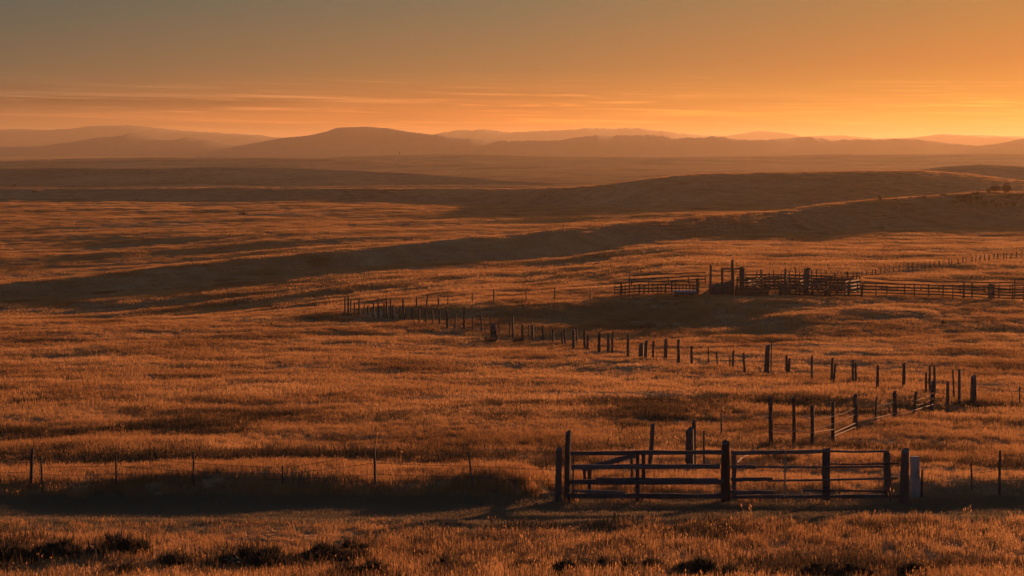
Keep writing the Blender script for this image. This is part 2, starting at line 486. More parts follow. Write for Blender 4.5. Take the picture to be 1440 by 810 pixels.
# ------------------------------------------------------------------ grass
def blade_tuft(name, n, radius, h0, h1, w, lean, mat, heads=0.0, spread=1.0):
    co = []; q = []; t = []
    for _ in range(n):
        a = rng.uniform(0, 6.283); rr = radius * math.sqrt(rng.uniform())
        x, y = rr * math.cos(a), rr * math.sin(a)
        h = rng.uniform(h0, h1) * (1.0 - 0.25 * rr / radius)
        fa = rng.uniform(0, 6.283); dx, dy = math.cos(fa), math.sin(fa)
        la = rng.uniform(0, 6.283); lm = abs(rng.normal(0, lean)) * h
        lx, ly = lm * math.cos(la) - 0.10 * h, lm * math.sin(la) - 0.03 * h      # a slight set by the wind
        ww = w * rng.uniform(0.6, 1.3)
        b = len(co)
        m = 0.55
        zl = math.sqrt(max(0.05, 1 - (lm / h) ** 2 * 0.6))
        co += [(x - dx * ww / 2, y - dy * ww / 2, -0.06), (x + dx * ww / 2, y + dy * ww / 2, -0.06),
               (x - dx * ww * .42 + lx * .35, y - dy * ww * .42 + ly * .35, h * m), (x + dx * ww * .42 + lx * .35, y + dy * ww * .42 + ly * .35, h * m),
               (x + lx, y + ly, h * zl)]
        q.append((b, b + 1, b + 3, b + 2)); t.append((b + 2, b + 3, b + 4))
        if rng.uniform() < heads:          # seed head
            hx, hy, hz = x + lx, y + ly, h * zl
            b = len(co); hw = w * 1.5; hl = h * 0.22
            co += [(hx, hy, hz - hl * .7), (hx - dx * hw, hy - dy * hw, hz - hl * .2), (hx + lx * .1, hy + ly * .1, hz + hl * .4), (hx + dx * hw, hy + dy * hw, hz - hl * .2)]
            q.append((b, b + 1, b + 2, b + 3))
    me = mesh_np(name, np.array(co), np.array(q), np.array(t), mat)
    return bpy.data.objects.new(name, me)


def tuft_collection(name, objs):
    c = bpy.data.collections.new(name)
    for o in objs: c.objects.link(o)
    return c


def scatter(name, coll, pts, scl, rotz, tilt=None, label=None, cat=None):
    """one object of uncountable plants: points on the ground, tufts instanced on them"""
    n = len(pts)
    me = bpy.data.meshes.new(name)
    me.vertices.add(n); me.vertices.foreach_set('co', np.asarray(pts, np.float32).ravel())
    a = me.attributes.new('scl', 'FLOAT_VECTOR', 'POINT'); a.data.foreach_set('vector', np.asarray(scl, np.float32).ravel())
    rot = np.zeros((n, 3), np.float32); rot[:, 2] = rotz
    if tilt is not None: rot[:, :2] = tilt
    a = me.attributes.new('rot', 'FLOAT_VECTOR', 'POINT'); a.data.foreach_set('vector', rot.ravel())
    o = bpy.data.objects.new(name, me); COL.objects.link(o)
    ng = bpy.data.node_groups.new(name + '_nodes', 'GeometryNodeTree')
    ng.interface.new_socket('Geometry', in_out='INPUT', socket_type='NodeSocketGeometry')
    ng.interface.new_socket('Geometry', in_out='OUTPUT', socket_type='NodeSocketGeometry')
    ns, ln = ng.nodes, ng.links
    gi = ns.new('NodeGroupInput'); go = ns.new('NodeGroupOutput')
    ci = ns.new('GeometryNodeCollectionInfo'); ci.inputs['Collection'].default_value = coll
    ci.inputs['Separate Children'].default_value = True; ci.inputs['Reset Children'].default_value = True
    ip = ns.new('GeometryNodeInstanceOnPoints'); ip.inputs['Pick Instance'].default_value = True
    ar = ns.new('GeometryNodeInputNamedAttribute'); ar.data_type = 'FLOAT_VECTOR'; ar.inputs['Name'].default_value = 'rot'
    asx = ns.new('GeometryNodeInputNamedAttribute'); asx.data_type = 'FLOAT_VECTOR'; asx.inputs['Name'].default_value = 'scl'
    er = ns.new('FunctionNodeEulerToRotation')
    ri = ns.new('FunctionNodeRandomValue'); ri.data_type = 'INT'
    for s in ri.inputs:
        if s.name == 'Max' and s.type == 'INT': s.default_value = len(coll.objects) - 1
    ln.new(gi.outputs[0], ip.inputs['Points']); ln.new(ci.outputs[0], ip.inputs['Instance'])
    ln.new(ar.outputs['Attribute'], er.inputs[0]); ln.new(er.outputs[0], ip.inputs['Rotation']); ln.new(asx.outputs['Attribute'], ip.inputs['Scale'])
    for s in ri.outputs:
        if s.type == 'INT': ln.new(s, ip.inputs['Instance Index'])
    ln.new(ip.outputs[0], go.inputs[0])
    md = o.modifiers.new('scatter', 'NODES'); md.node_group = ng
    tag(o, label, cat, kind='stuff')
    return o


def fan_points(n, y0, y1, pad=1.22, power=1.0):
    """random points in the strip of land the camera can see, uniform per area"""
    u = rng.uniform(size=n)
    y = np.sqrt(y0 ** 2 + u * (y1 ** 2 - y0 ** 2))
    x = rng.uniform(-1, 1, n) * (0.364 * pad * y + 3.0)
    return x, y


def track_mask(x, y):
    c = 0.35 * vnoise(x / 7.0, 0.3, 5)
    return sstep(32.4, 33.4, y + c) * (1 - sstep(36.6, 37.3, y + c))


def patch(x, y):
    """where the grass stands tall (1) or thin (0)"""
    return 0.5 + 0.5 * np.clip(1.1 * vnoise(x / 6.5, y / 3.0, 71) + 0.9 * vnoise(x / 26.0, y / 7.0, 72) + 0.35 * vnoise(x / 2.0, y / 1.2, 73), -1, 1)


def meadow(name, coll, n, y0, y1, smin, smax, thin=0.25, label=None, fade_in=0.0, fade_out=0.0, fine_patch=True):
    x, y = fan_points(n, y0, y1)
    p = patch(x, y) if fine_patch else 0.5 + 0.5 * np.clip(1.2 * vnoise(x / 40.0, y / 14.0, 74) + 0.6 * vnoise(x / 14.0, y / 6.0, 75), -1, 1)
    keep = rng.uniform(size=n) < (thin + (1 - thin) * p)
    keep &= rng.uniform(size=n) > track_mask(x, y) * 1.2
    keep &= ~((y > 36) & (y < 38.3) & (x > .8) & (x < 10.8) & (rng.uniform(size=n) < .75))
    if fade_in: keep &= rng.uniform(size=n) < sstep(y0, y0 + fade_in, y)
    if fade_out: keep &= rng.uniform(size=n) < 1 - sstep(y1 - fade_out, y1, y)
    x, y, p = x[keep], y[keep], p[keep]
    z = terrain(x, y)
    s = (smin + (smax - smin) * rng.uniform(size=len(x)))
    sh = s * (0.55 + 0.70 * p)
    scatter(name, coll, np.stack([x, y, z], -1), np.stack([s, s, sh], -1), rng.uniform(0, 6.283, len(x)), label=label, cat='grass')


near_c = tuft_collection('grass_tufts_near', [blade_tuft('grass_tuft', 78, 0.25, 0.07, 0.26, 0.008, 0.30, M_GRASS, 0.06) for _ in range(6)])
mid_c = tuft_collection('grass_tufts_mid', [blade_tuft('grass_tuft', 140, 0.65, 0.09, 0.31, 0.018, 0.28, M_GRASS, 0.03) for _ in range(5)])
far_c = tuft_collection('grass_tufts_far', [blade_tuft('grass_tuft', 200, 2.1, 0.12, 0.36, 0.055, 0.25, M_GRASS, 0.0) for _ in range(4)])
short_c = tuft_collection('grass_tufts_short', [blade_tuft('grass_tuft', 60, 0.3, 0.03, 0.10, 0.011, 0.4, M_SHORT) for _ in range(3)])
forb_c = tuft_collection('weed_clumps', [blade_tuft('weed_clump', 60, 0.34, 0.10, 0.30, 0.016, 0.45, M_FORB) for _ in range(4)])
stalk_c = tuft_collection('tall_stalks', [blade_tuft('tall_stalk', 5, 0.12, 0.35, 0.6, 0.010, 0.16, M_GRASS, 1.0) for _ in range(4)])

meadow('prairie_grass', near_c, 42000, 19, 72, 0.75, 1.25, 0.35, 'tall dry golden grass around the gate and the track', fade_out=14)
meadow('prairie_grass', mid_c, 62000, 56, 230, 0.8, 1.3, 0.35, 'dry golden grass of the field between the gate and the corral', fade_in=16, fade_out=50)
meadow('prairie_grass', far_c, 85000, 170, 720, 0.8, 1.35, 0.3, 'dry golden grass on the far field and hills', fade_in=60, fade_out=250, fine_patch=False)

# short grass on the worn track
_x, _y = fan_points(30000, 31.5, 38.2)
_k = rng.uniform(size=len(_x)) < 0.15 + track_mask(_x, _y)
_x, _y = _x[_k], _y[_k]
_s = rng.uniform(0.6, 1.3, len(_x))
scatter('track_grass', short_c, np.stack([_x, _y, terrain(_x, _y)], -1), np.stack([_s, _s, _s], -1), rng.uniform(0, 6.28, len(_x)), label='short worn grass on the shaded track in front of the gate', cat='grass')

# low dark weeds in drifts
_x, _y = fan_points(22000, 24, 74)
_m = np.clip(1.2 * vnoise(_x / 7.0, _y / 2.4, 81) + 0.6 * vnoise(_x / 2.2, _y / 1.3, 82) - 0.5, 0, 1) * 1.1
_m = np.maximum(_m, (1 - sstep(28.6, 30.2, _y)) * np.clip(0.75 * vnoise(_x / 1.4, _y / 0.7, 83) + 0.45 * vnoise(_x / 5.0, _y / 1.5, 84) + 0.25 * (1 - sstep(-9, 6, _x)), 0, 1))
_k = (rng.uniform(size=len(_x)) < _m) & (track_mask(_x, _y) < 0.3)
_x, _y = _x[_k], _y[_k]
_s = rng.uniform(0.7, 1.5, len(_x)) * (1 + _y / 160)
scatter('weeds', forb_c, np.stack([_x, _y, terrain(_x, _y)], -1), np.stack([_s, _s, _s * 0.9], -1), rng.uniform(0, 6.28, len(_x)), label='low dark weeds growing in drifts through the grass', cat='weeds')

# single tall seed stalks
_x, _y = fan_points(170, 26, 70)
_k = track_mask(_x, _y) < 0.3
_x, _y = _x[_k], _y[_k]
_s = rng.uniform(0.6, 1.1, len(_x))
scatter('seed_stalks', stalk_c, np.stack([_x, _y, terrain(_x, _y)], -1), np.stack([_s, _s, _s], -1), rng.uniform(0, 6.28, len(_x)), label='tall pale seed stalks standing above the grass', cat='grass')

# ------------------------------------------------------------------ posts and fences
def post_mb(mb, base, top, r, kind='round', jit=0.10, sunk=0.35, bend=0.02):
    b = np.array(base, float); t = np.array(top, float)
    d = t - b; L = np.linalg.norm(d); d /= L
    b0 = b - d * sunk
    n = 7
    pts = []
    bx, by = random.uniform(-bend, bend), random.uniform(-bend, bend)
    for i in range(n):
        s = i / (n - 1)
        p = b0 + (t - b0) * s + np.array((bx, by, 0)) * math.sin(math.pi * s)
        pts.append(p)
    if kind == 'flat':
        mb.plank(b0, t, 2 * r, 0.04 + 0.3 * r, seg=6, jit=r * 0.08, ragged=r * 0.3)
    else:
        mb.tube(pts, r * 1.06, 8, r * 0.86, jit, chamfer=0.5)
    return mb


def px_post(px, top, bot, dx=0.0, Y=None):
    """foot and head of a post from where it meets the ground; dx leans its head"""
    if Y is None:
        g = ground_at(px, bot)
    else:
        a, _ = ray(px, bot); g = (a * Y, Y, gz(a * Y, Y))
    a, b = ray(px + dx, top)
    return g, (a * g[1], g[1] + random.uniform(-.03, .03), ZC + b * g[1])


def wire_path(pa, pb, sag, n=6):
    return [tuple(np.array(pa) * (1 - i / n) + np.array(pb) * (i / n) - np.array((0, 0, sag * math.sin(math.pi * i / n)))) for i in range(n + (0))]


def fence_line(name, label, cat, posts, wires, wire_r=0.008, group=None, mat=M_POST, wire_mat=M_WIRE, wire_skip=(), on_wire=None, post_kind=None):
    """posts: (px, top, bottom, width px, lean px[, depth]); wires: fractions of the post height"""
    pp = []
    for p in posts:
        g, h = px_post(p[0], p[1], p[2], p[4] if len(p) > 4 else 0.0, p[5] if len(p) > 5 else None)
        pp.append((g, h, max(0.028, p[3] / 2 * (1.2 if 75 < g[1] < 180 else 1.0) * g[1] / F)))
    root = empty(name, pp[0][0], label, cat, group)
    for i, (g, h, r) in enumerate(pp):
        kind = 'flat' if post_kind and i in post_kind else 'round'
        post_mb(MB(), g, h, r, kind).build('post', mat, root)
    idx = [i for i in range(len(pp)) if i not in wire_skip]
    for w in wires:
        mb = MB(); path = []
        for a, b in zip(idx[:-1], idx[1:]):
            ga, ha, ra = pp[a]; gb, hb, rb = pp[b]
            A = np.array(ga) * (1 - w) + np.array(ha) * w; B = np.array(gb) * (1 - w) + np.array(hb) * w
            A[1] -= ra + wire_r * 0.5; B[1] -= rb + wire_r * 0.5
            path += wire_path(A, B, random.uniform(0.01, 0.06) * np.linalg.norm(B - A) * 0.25)
        path.append(tuple(B))
        mb.tube(path, wire_r, 5)
        mb.build('wire', wire_mat, root)
    return root, pp


def lone_post(label, px, top, bot, w, dx=0.0, Y=None, name='fence_post', cat='post', kind='round', mat=M_POST, group=None, jit=0.10):
    g, h = px_post(px, top, bot, dx, Y)
    o = post_mb(MB(), (0, 0, 0), tuple(np.array(h) - np.array(g)), max(0.025, w / 2 * g[1] / F), kind, jit).build(name, mat)
    o.location = g
    return tag(o, label, cat, group)


# roadside wire fence, left of the gate and right of it
fence_line('wire_fence', 'thin wire fence with few slender posts along the shaded bank left of the gate', 'fence',
           [(-62, 634, 683, 4, 0), (45, 631, 684, 5.5, 1), (58, 642, 684, 2.6, -1), (163, 639, 684, 2.6, 0), (272, 635, 683, 3.6, 0), (397, 655, 686, 2.2, 0), (527, 630, 690, 4.2, -1), (664, 636, 692, 2.2, -5), (784, 640, 700, 2.4, 0)],
           (0.92, 0.66, 0.40), 0.0065, wire_skip=(4,))
fence_line('wire_fence', 'short run of wire fence at the right edge, beyond the pale board', 'fence',
           [(1297, 660, 699, 2.2, 0), (1366, 650, 690, 2.2, 0), (1406, 634, 697, 4, 0), (1500, 634, 695, 4, 0)], (0.9, 0.6, 0.35), 0.0065, wire_skip=(0,))

# plank fence between the tall thin post and the pointed post
GY = 37.0
def gp(px, py, Y=GY): return P(px, py, Y)

def foot(px, Y):
    a, _ = ray(px, 700); x = a * Y
    return (x, Y, gz(x, Y))

root = empty('plank_fence', foot(799, GY + .1), 'weathered wooden plank fence of four broad rails, standing left of the pointed post', 'fence')
g = foot(799, GY + .12); post_mb(MB(), g, P(799.5, 608, GY + .12), 0.095, jit=.06).build('post', M_POST, root)
g = foot(1021, GY + .14); post_mb(MB(), g, P(1020.5, 622, GY + .14), 0.125, jit=.10).build('post', M_POST, root, label='broad pointed end post')
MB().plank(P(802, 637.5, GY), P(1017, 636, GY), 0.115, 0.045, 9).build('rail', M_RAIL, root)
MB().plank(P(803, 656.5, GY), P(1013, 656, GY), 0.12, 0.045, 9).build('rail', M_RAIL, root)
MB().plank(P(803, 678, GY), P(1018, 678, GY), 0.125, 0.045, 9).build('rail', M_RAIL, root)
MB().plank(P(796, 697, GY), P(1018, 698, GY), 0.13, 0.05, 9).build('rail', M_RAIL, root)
MB().plank(P(804, 690, GY + .06), P(880, 692.5, GY + .06), 0.07, 0.04, 6).build('rail', M_RAIL, root, label='short broken rail above the bottom rail')
MB().plank(P(838, 673, GY + .07), P(1010, 674, GY + .07), 0.06, 0.04, 6).build('rail', M_RAIL, root)
MB().plank(foot(896.5, GY + .06), P(896.5, 635, GY + .06), 0.10, 0.035, 5).build('upright', M_RAIL, root)
MB().plank(P(905, 678, GY + .06), P(905, 635, GY + .06), 0.11, 0.035, 5).build('upright', M_RAIL, root)
MB().plank(foot(806, GY + .07), P(806, 640, GY + .07), 0.04, 0.035, 4).build('upright', M_RAIL, root)

# the long rail gate right of it
root = empty('rail_gate', foot(1030, GY), 'long sagging rail gate with thin lower rails, right of the pointed post', 'gate')
MB().plank(P(1028, 637, GY), P(1157, 635, GY), 0.105, 0.045, 8).build('rail', M_RAIL, root)
MB().tube([P(1155, 634, GY - .03), P(1200, 635.5, GY - .02), P(1250, 634.5, GY - .02)], 0.028, 6, jit=.05).build('rail', M_RAIL, root)
MB().plank(P(1028, 656.5, GY), P(1062, 656.5, GY), 0.10, 0.04, 4).build('rail', M_RAIL, root)
MB().tube([P(1056, 656.5, GY), P(1110, 657, GY - .01), P(1160, 657, GY - .01), P(1249, 656.5, GY - .01)], 0.028, 6, jit=.06).build('rail', M_RAIL, root)
MB().tube([P(1158, 652.5, GY - .03), P(1200, 653, GY - .03), P(1264, 652, GY - .03)], 0.022, 6, jit=.06).build('rail', M_RAIL, root)
MB().plank(P(1028, 674.5, GY), P(1087, 674, GY), 0.10, 0.04, 5).build('rail', M_RAIL, root, label='broken off plank rail')
MB().tube([P(1080, 676, GY), P(1160, 675, GY - .01), P(1262, 672.5, GY - .01)], 0.028, 6, jit=.06).build('rail', M_RAIL, root)
MB().plank(P(1028, 692.5, GY), P(1088, 692.5, GY), 0.10, 0.04, 5).build('rail', M_RAIL, root, label='broken off plank rail')
MB().tube([P(1128, 690, GY + .03), P(1190, 690, GY + .02), P(1250, 691, GY + .02)], 0.026, 6, jit=.06).build('rail', M_RAIL, root)
MB().plank(P(1028, 698.5, GY + .05), P(1267, 698, GY + .05), 0.095, 0.045, 10).build('rail', M_RAIL, root)
MB().plank(P(1161.5, 703, GY + .07), P(1161.5, 630, GY + .07), 0.20, 0.06, 6).build('upright', M_RAIL, root, label='broad upright board')
MB().plank(P(1246.5, 700, GY + .07), P(1246.5, 634, GY + .07), 0.13, 0.045, 6).build('upright', M_RAIL, root)
MB().plank(P(1252, 703, GY + .02), P(1250, 636, GY + .02), 0.055, 0.04, 6).build('upright', M_RAIL, root)
MB().plank(P(1033, 702, GY + .07), P(1032, 640, GY + .07), 0.11, 0.045, 6).build('upright', M_RAIL, root)
MB().tube([P(1103, 698, GY - .04), P(1104, 665, GY - .05), P(1105, 633, GY - .05)], 0.022, 6, 0.018, jit=.1).build('picket', M_STRAW, root)

lone_post('stout leaning dark post at the left end of the plank fence', 785.5, 631, 703, 10.5, 1.0, GY + .05, jit=.14)
lone_post('stout squared dark gate post at the right end of the rail gate', 1271, 634, 711, 14, 2.0, 36.8, name='gate_post', jit=.10)
lone_post('pale grey weathered board standing upright beside the stout gate post', 1287.5, 641, 698, 12.5, -0.5, 37.3, name='upright_board', cat='board', kind='flat', mat=M_PALE)

# loose posts behind the plank fence
lone_post('dark post leaning to the right behind the plank fence', 913.5, 597, 661, 7.2, 4.5, 44.0)
lone_post('thickest short post of the pair behind the pointed post', 969.5, 605, 662, 13, 1, 43.5)
lone_post('taller thin post touching the thickest short post behind the fence', 975, 592, 660, 6.5, 0.5, 43.9)
lone_post('thin crooked stake right of the post pair behind the fence', 991, 606, 656, 3.2, -1, 44.5, name='stake', cat='stake')
lone_post('thin lone stake far behind the pointed post, in open grass', 1014, 581, 614, 2.8, 0, None, name='stake', cat='stake')
lone_post('short stub of a post showing between the lower planks', 829.5, 656, 695, 6.5, 0, 38.0, name='post_stub')

def lying_pole(label, a, b, r, name='fallen_pole', mat=M_STRAW, lift=0.10):
    A = np.array(ground_at(*a)); B = np.array(ground_at(*b))
    pts = []
    for i in range(9):
        p = A + (B - A) * i / 8
        p[2] = gz(p[0], p[1]) + lift + random.uniform(-.02, .02)
        pts.append(p)
    mb = MB(); mb.tube([tuple(p - A) for p in pts], r, 6, r * .8, .12)
    o = mb.build(name, mat); o.location = A
    return tag(o, label, 'pole')

root = empty('propped_rail', foot(842, 39.0), 'dark broken rail propped at a slant behind the upper planks', 'rail')
MB().plank(P(818, 660, 39.0), P(894, 640, 39.2), 0.13, 0.05, 6).build('board', M_RAIL, root)
MB().plank(foot(822, 39.1), P(822, 657, 39.1), 0.08, 0.06, 4).build('leg', M_RAIL, root)
MB().plank(foot(888, 39.25), P(888, 641, 39.25), 0.07, 0.05, 4).build('leg', M_RAIL, root)
lying_pole('short pale pole lying slanted in grass behind the rail gate', (1036, 655), (1058, 642), .035)

# fence that runs up to the right behind the gate, with bleached pole rails
rowA = [(1084.5, 559, 630, 6.2, -1.5), (1116, 560, 630, 5.2, 0), (1142, 570, 631, 5.6, 0.5), (1172, 565, 622, 5.6, 0), (1202.5, 555, 607, 6, 0.5), (1231, 558, 596, 3.4, 2), (1258, 551, 590, 6, 0), (1285, 551, 586, 4.6, 3), (1311, 537, 580, 6.4, 1.5), (1332.5, 538, 582, 5.6, 0.5)]
rA, ppA = fence_line('pole_fence', 'row of dark posts with low bleached pole rails, curving uphill behind the rail gate', 'fence', rowA, (0.66, 0.48), 0.010)
for k, (w, lo, hi) in enumerate(((0.34, 3, 9), (0.16, 3, 7), (0.36, 0, 3))):
    pts = []
    for i in range(lo, hi + 1):
        g, h, r = ppA[i]
        q = np.array(g) * (1 - w * (0.8 + .1 * k)) + np.array(h) * w * (0.8 + .1 * k); q[1] -= r + .02
        pts.append(tuple(q + np.array((0, 0, random.uniform(-.05, .04)))))
    MB().tube(pts, 0.017, 6, 0.014, .08).build('rail', M_STRAW, rA)
fence_line('wire_fence', 'close cluster of mismatched posts at the fence corner, right of the curving pole rails', 'fence',
           [(1302.5, 524, 557, 3.4, 0), (1308, 515, 556, 3.8, 0), (1314, 515, 559, 4.2, 0), (1342, 521, 562, 3.2, -2), (1348.5, 520, 570, 4.4, 1)], (0.6,), 0.007)
lone_post('thick corner post with a thin spike on top, last before the wire gap', 1369, 530, 570, 9, 0, None, name='corner_post')
fence_line('wire_fence', 'sagging wire from the corner post out to a thin post at the right edge', 'fence',
           [(1372, 535, 570, 2.4, 0), (1434, 544, 571, 2.2, 0), (1520, 545, 574, 3, 0)], (0.75,), 0.012)

# long broken post row across the middle of the field
rowB = [(775.6, 468, 481, 2.4, -1.5), (777.5, 463, 484, 2.6, 0), (791.3, 467, 487, 3.2, -2), (795.3, 463, 486, 2.4, -1.5), (806.7, 463, 490, 3.6, 0), (811, 464, 486, 2.6, 0), (822.5, 464, 490, 3.2, -0.8), (826, 473, 492, 3, 0), (842.6, 468, 495, 3.4, 0),
        (855, 470, 497, 3.6, 0), (861, 467, 496, 2.6, 0.5), (883, 469, 502, 3.2, 0)]
fence_line('wire_fence', 'close row of paired and leaning posts left of the stumpy posts in the mid field', 'fence', rowB, (0.7, 0.35), 0.008, group='broken fence lines across the mid field')
rowB2 = [(901, 484, 503, 6.6, 0.6), (908, 479, 505, 4.4, 1.2), (918.5, 480, 505, 3, 0.4), (935.5, 478, 505, 4.4, 0.6), (954, 478, 511, 4, 0), (972.7, 487, 512, 3, -0.4)]
fence_line('wire_fence', 'group of six stumpy thick posts with a low wire in the mid field', 'fence', rowB2, (0.72,), 0.008, group='broken fence lines across the mid field')
rowB3 = [(996, 489, 511, 1.8, 0), (1008.5, 495, 515, 2, -1.5), (1026, 504, 516, 1.8, 0), (1031, 493, 518, 2.6, 0.3), (1047, 497, 524, 3, -1.8)]
fence_line('wire_fence', 'few thin crooked stakes with a wire left of the split thick post', 'fence', rowB3, (0.6,), 0.008, group='broken fence lines across the mid field')
lone_post('thick split post, tallest of the mid field row', 1078, 487, 525, 7.4, 1.5)
lone_post('thin rod rising behind the thick split post', 1084, 480, 522, 2.2, 0.8, None, name='iron_rod', cat='rod')
for lab, posts in (('first pair of close posts right of the thick split post', ((1106.3, 500, 527, 3.2, -0.4), (1110, 504, 528, 2.8, 0))),
                   ('pair of posts leaning to the right in the mid field row', ((1169.6, 504, 535, 3.4, 1.2), (1173, 512, 537, 2.6, 1.6))),
                   ('upright pair of close posts between the leaning pair and the tapered post', ((1199.6, 507, 538, 3.2, 0), (1203, 511, 538, 3, 0)))):
    fence_line('post_pair', lab, 'posts', posts, (0.5,), 0.012)
lone_post('slim single post between two post pairs in the mid field row', 1142, 500, 536, 3.4)
lone_post('tapered single post right of the upright post pair', 1234, 514, 549, 4.2, 0.5)
lone_post('wide bottomed single post, last of the mid field row before the corner', 1270.5, 512, 549, 5.4, 1.0)

# crowded posts at the far left end
rowC = [(485, 418, 442, 2.2, 0), (490, 418, 443, 2.6, 0), (493.5, 421, 443, 1.8, 0), (498.5, 425, 443, 1.8, 0), (505, 420, 444, 2.2, 0), (510.6, 429, 442, 1.6, 2), (517.5, 429, 443, 2, 0), (524.6, 423, 446, 2.2, 1), (532, 420, 447, 2.2, 0), (540, 427, 447, 2, 0), (543.5, 420, 446, 2.4, 0),
        (548.8, 421, 447, 2.2, 0.6), (553, 429, 449, 2.2, 0), (562.7, 431, 449, 2, 0), (568, 431, 450, 2, 0), (570.6, 432, 449, 1.8, 0)]
fence_line('wire_fence', 'crowded row of slender posts at the left end of the field fences', 'fence', rowC, (0.6,), 0.008)
rowD = [(579, 434, 452, 2.4, 0), (590, 434, 455, 2.4, -0.5), (599, 432, 455, 2, 0), (608.5, 436, 456, 2, -0.6), (618, 434, 457, 2.4, 0), (629, 436, 461, 2.6, -1), (640.4, 441, 462, 2.2, 0), (652.5, 432, 463.5, 2.4, 0), (664.4, 441, 464, 1.6, 0), (677, 443, 469, 2.4, -0.8), (689, 446, 461, 1.6, 0), (702, 447, 470, 1.8, 0)]
fence_line('wire_fence', 'evenly spaced posts running down into the shadow of the corral rise', 'fence', rowD, (0.85, 0.5), 0.008)
rowE = [(716, 453, 474, 2.2, 1), (721.5, 445, 475, 2.8, -0.6), (734.6, 457, 479, 3.2, 0), (744.6, 457, 477, 1.8, -1.2), (749, 457, 480, 3.2, -0.4), (763, 458, 479, 2.2, 0)]
fence_line('wire_fence', 'ragged posts in the dark hollow right of the fat stump', 'fence', rowE, (0.4,), 0.008)
lone_post('fat rotten stump of a post in the dark hollow', 695, 457, 476, 9, -2, None, name='post_stump', cat='stump', jit=.25)
rowR = [(567, 420, 438, 2, -0.6), (585.6, 417, 432, 2.2, 0), (600, 414, 432, 2, 1.4), (616.5, 419, 431.5, 2.2, 0), (630, 415, 430, 1.4, 0), (664, 412, 428, 1.6, 0), (694.6, 407, 426, 1.8, 0), (740, 407, 425, 1.4, -0.8), (780, 404, 424, 1.4, 0), (830, 404, 423, 1.4, 0)]
fence_line('wire_fence', 'thin posts of the rear fence running from the crowded row towards the corral', 'fence', rowR, (0.9,), 0.009)

# far fence climbing to the right behind the corral
rowF = []
for i in range(38):
    t = i / 37
    x = 1206 + 236 * t + random.uniform(-1.6, 1.6)
    yb = 391 - 29 * t ** 0.9
    rowF.append((x, yb - random.uniform(8, 11), yb, random.choice((1.2, 1.4, 1.8)), random.uniform(-.5, .5)))
fence_line('wire_fence', 'far wire fence of many tiny posts climbing right behind the corral', 'fence', rowF, (0.9, 0.6), 0.012)

# ------------------------------------------------------------------ corral
def cfoot(px, Y):
    a, _ = ray(px, 418); x = a * Y
    return (x, Y, gz(x, Y))


def pen_fence(label, posts, rails, Y, rail_ext=None, w=0.13, t=0.06, mat=M_PEN, name='rail_fence', skew=0.0, boards=(), uprights=()):
    """posts: (px, top py, width px); rails: top-to-bottom heights in m above ground; depth runs with skew per px"""
    x0 = posts[0][0]
    dep = lambda px: Y + skew * (px - x0)
    root = empty(name, cfoot(x0, Y), label, 'fence')
    for px, top, wd in posts:
        yy = dep(px)
        g = cfoot(px, yy); h = P(px + random.uniform(-.3, .3), top, yy)
        if h[2] < g[2] + .5: h = (h[0], h[1], g[2] + .9)
        post_mb(MB(), g, h, max(.04, wd / 2 * yy / F), jit=.08).build('post', M_POST, root)
    a, b = rail_ext or (min(p[0] for p in posts), max(p[0] for p in posts))
    nseg = max(1, int((b - a) / 34))
    for h in rails:
        cuts = [a + (b - a) * i / nseg for i in range(nseg + 1)]
        for p0, p1 in zip(cuts[:-1], cuts[1:]):
            ya, yb = dep(p0) - .12, dep(p1) - .12
            A = cfoot(p0, ya); B = cfoot(p1, yb)
            MB().plank((A[0], A[1], A[2] + h + random.uniform(-.04, .04)), (B[0], B[1], B[2] + h + random.uniform(-.04, .04)), w, t, 4, jit=.015).build('rail', mat, root)
    for p0, p1, y0, y1 in boards:
        n = max(2, int((y1 - y0) / 2.6))
        for i in range(n):
            yy = y0 + (y1 - y0) * (i + .5) / n
            MB().plank(P(p0, yy, dep(p0) - .2), P(p1, yy + random.uniform(-.4, .4), dep(p1) - .2), (y1 - y0) / n * dep(p0) / F * .92, .05, 4).build('board', mat, root)
    return root


CY = 150.0
pen_fence('four rail corral fence at the left end of the pens', [(873.5, 400, 3.2), (885, 388, 1.6), (899.5, 399.5, 3), (906, 400, 2), (925, 401, 2), (936, 400, 2.4), (945, 396, 2.2), (955, 400, 1.8), (965, 400, 2.2), (975, 399, 2), (879, 400, 1.5), (892, 401, 1.6), (912, 400, 1.5), (918, 398, 1.6), (930, 399, 1.5), (950, 397, 1.6), (960, 399, 1.5), (970, 396, 1.6)], (1.38, 1.02, .68, .34), CY, (864, 979))
lone_post('thin end stake at the far left of the corral', 864.5, 401, 420, 1.6, 0, CY + .3, name='stake', cat='stake')
pen_fence('back fence of the left pen, rails seen behind the trough', [(888, 402, 2), (912, 402, 1.8), (940, 402, 2), (968, 401, 2), (992, 400, 1.8)], (1.4, 1.0, .6), CY + 16)
lone_post('dark thick post between the trough and the leaning plank', 981.5, 392, 416, 5, -.6, CY - .5)
lone_post('tall pointed grey plank post standing left of the loading ramp', 998.5, 372, 416, 3.2, 1.0, CY, kind='flat', mat=M_RAIL)

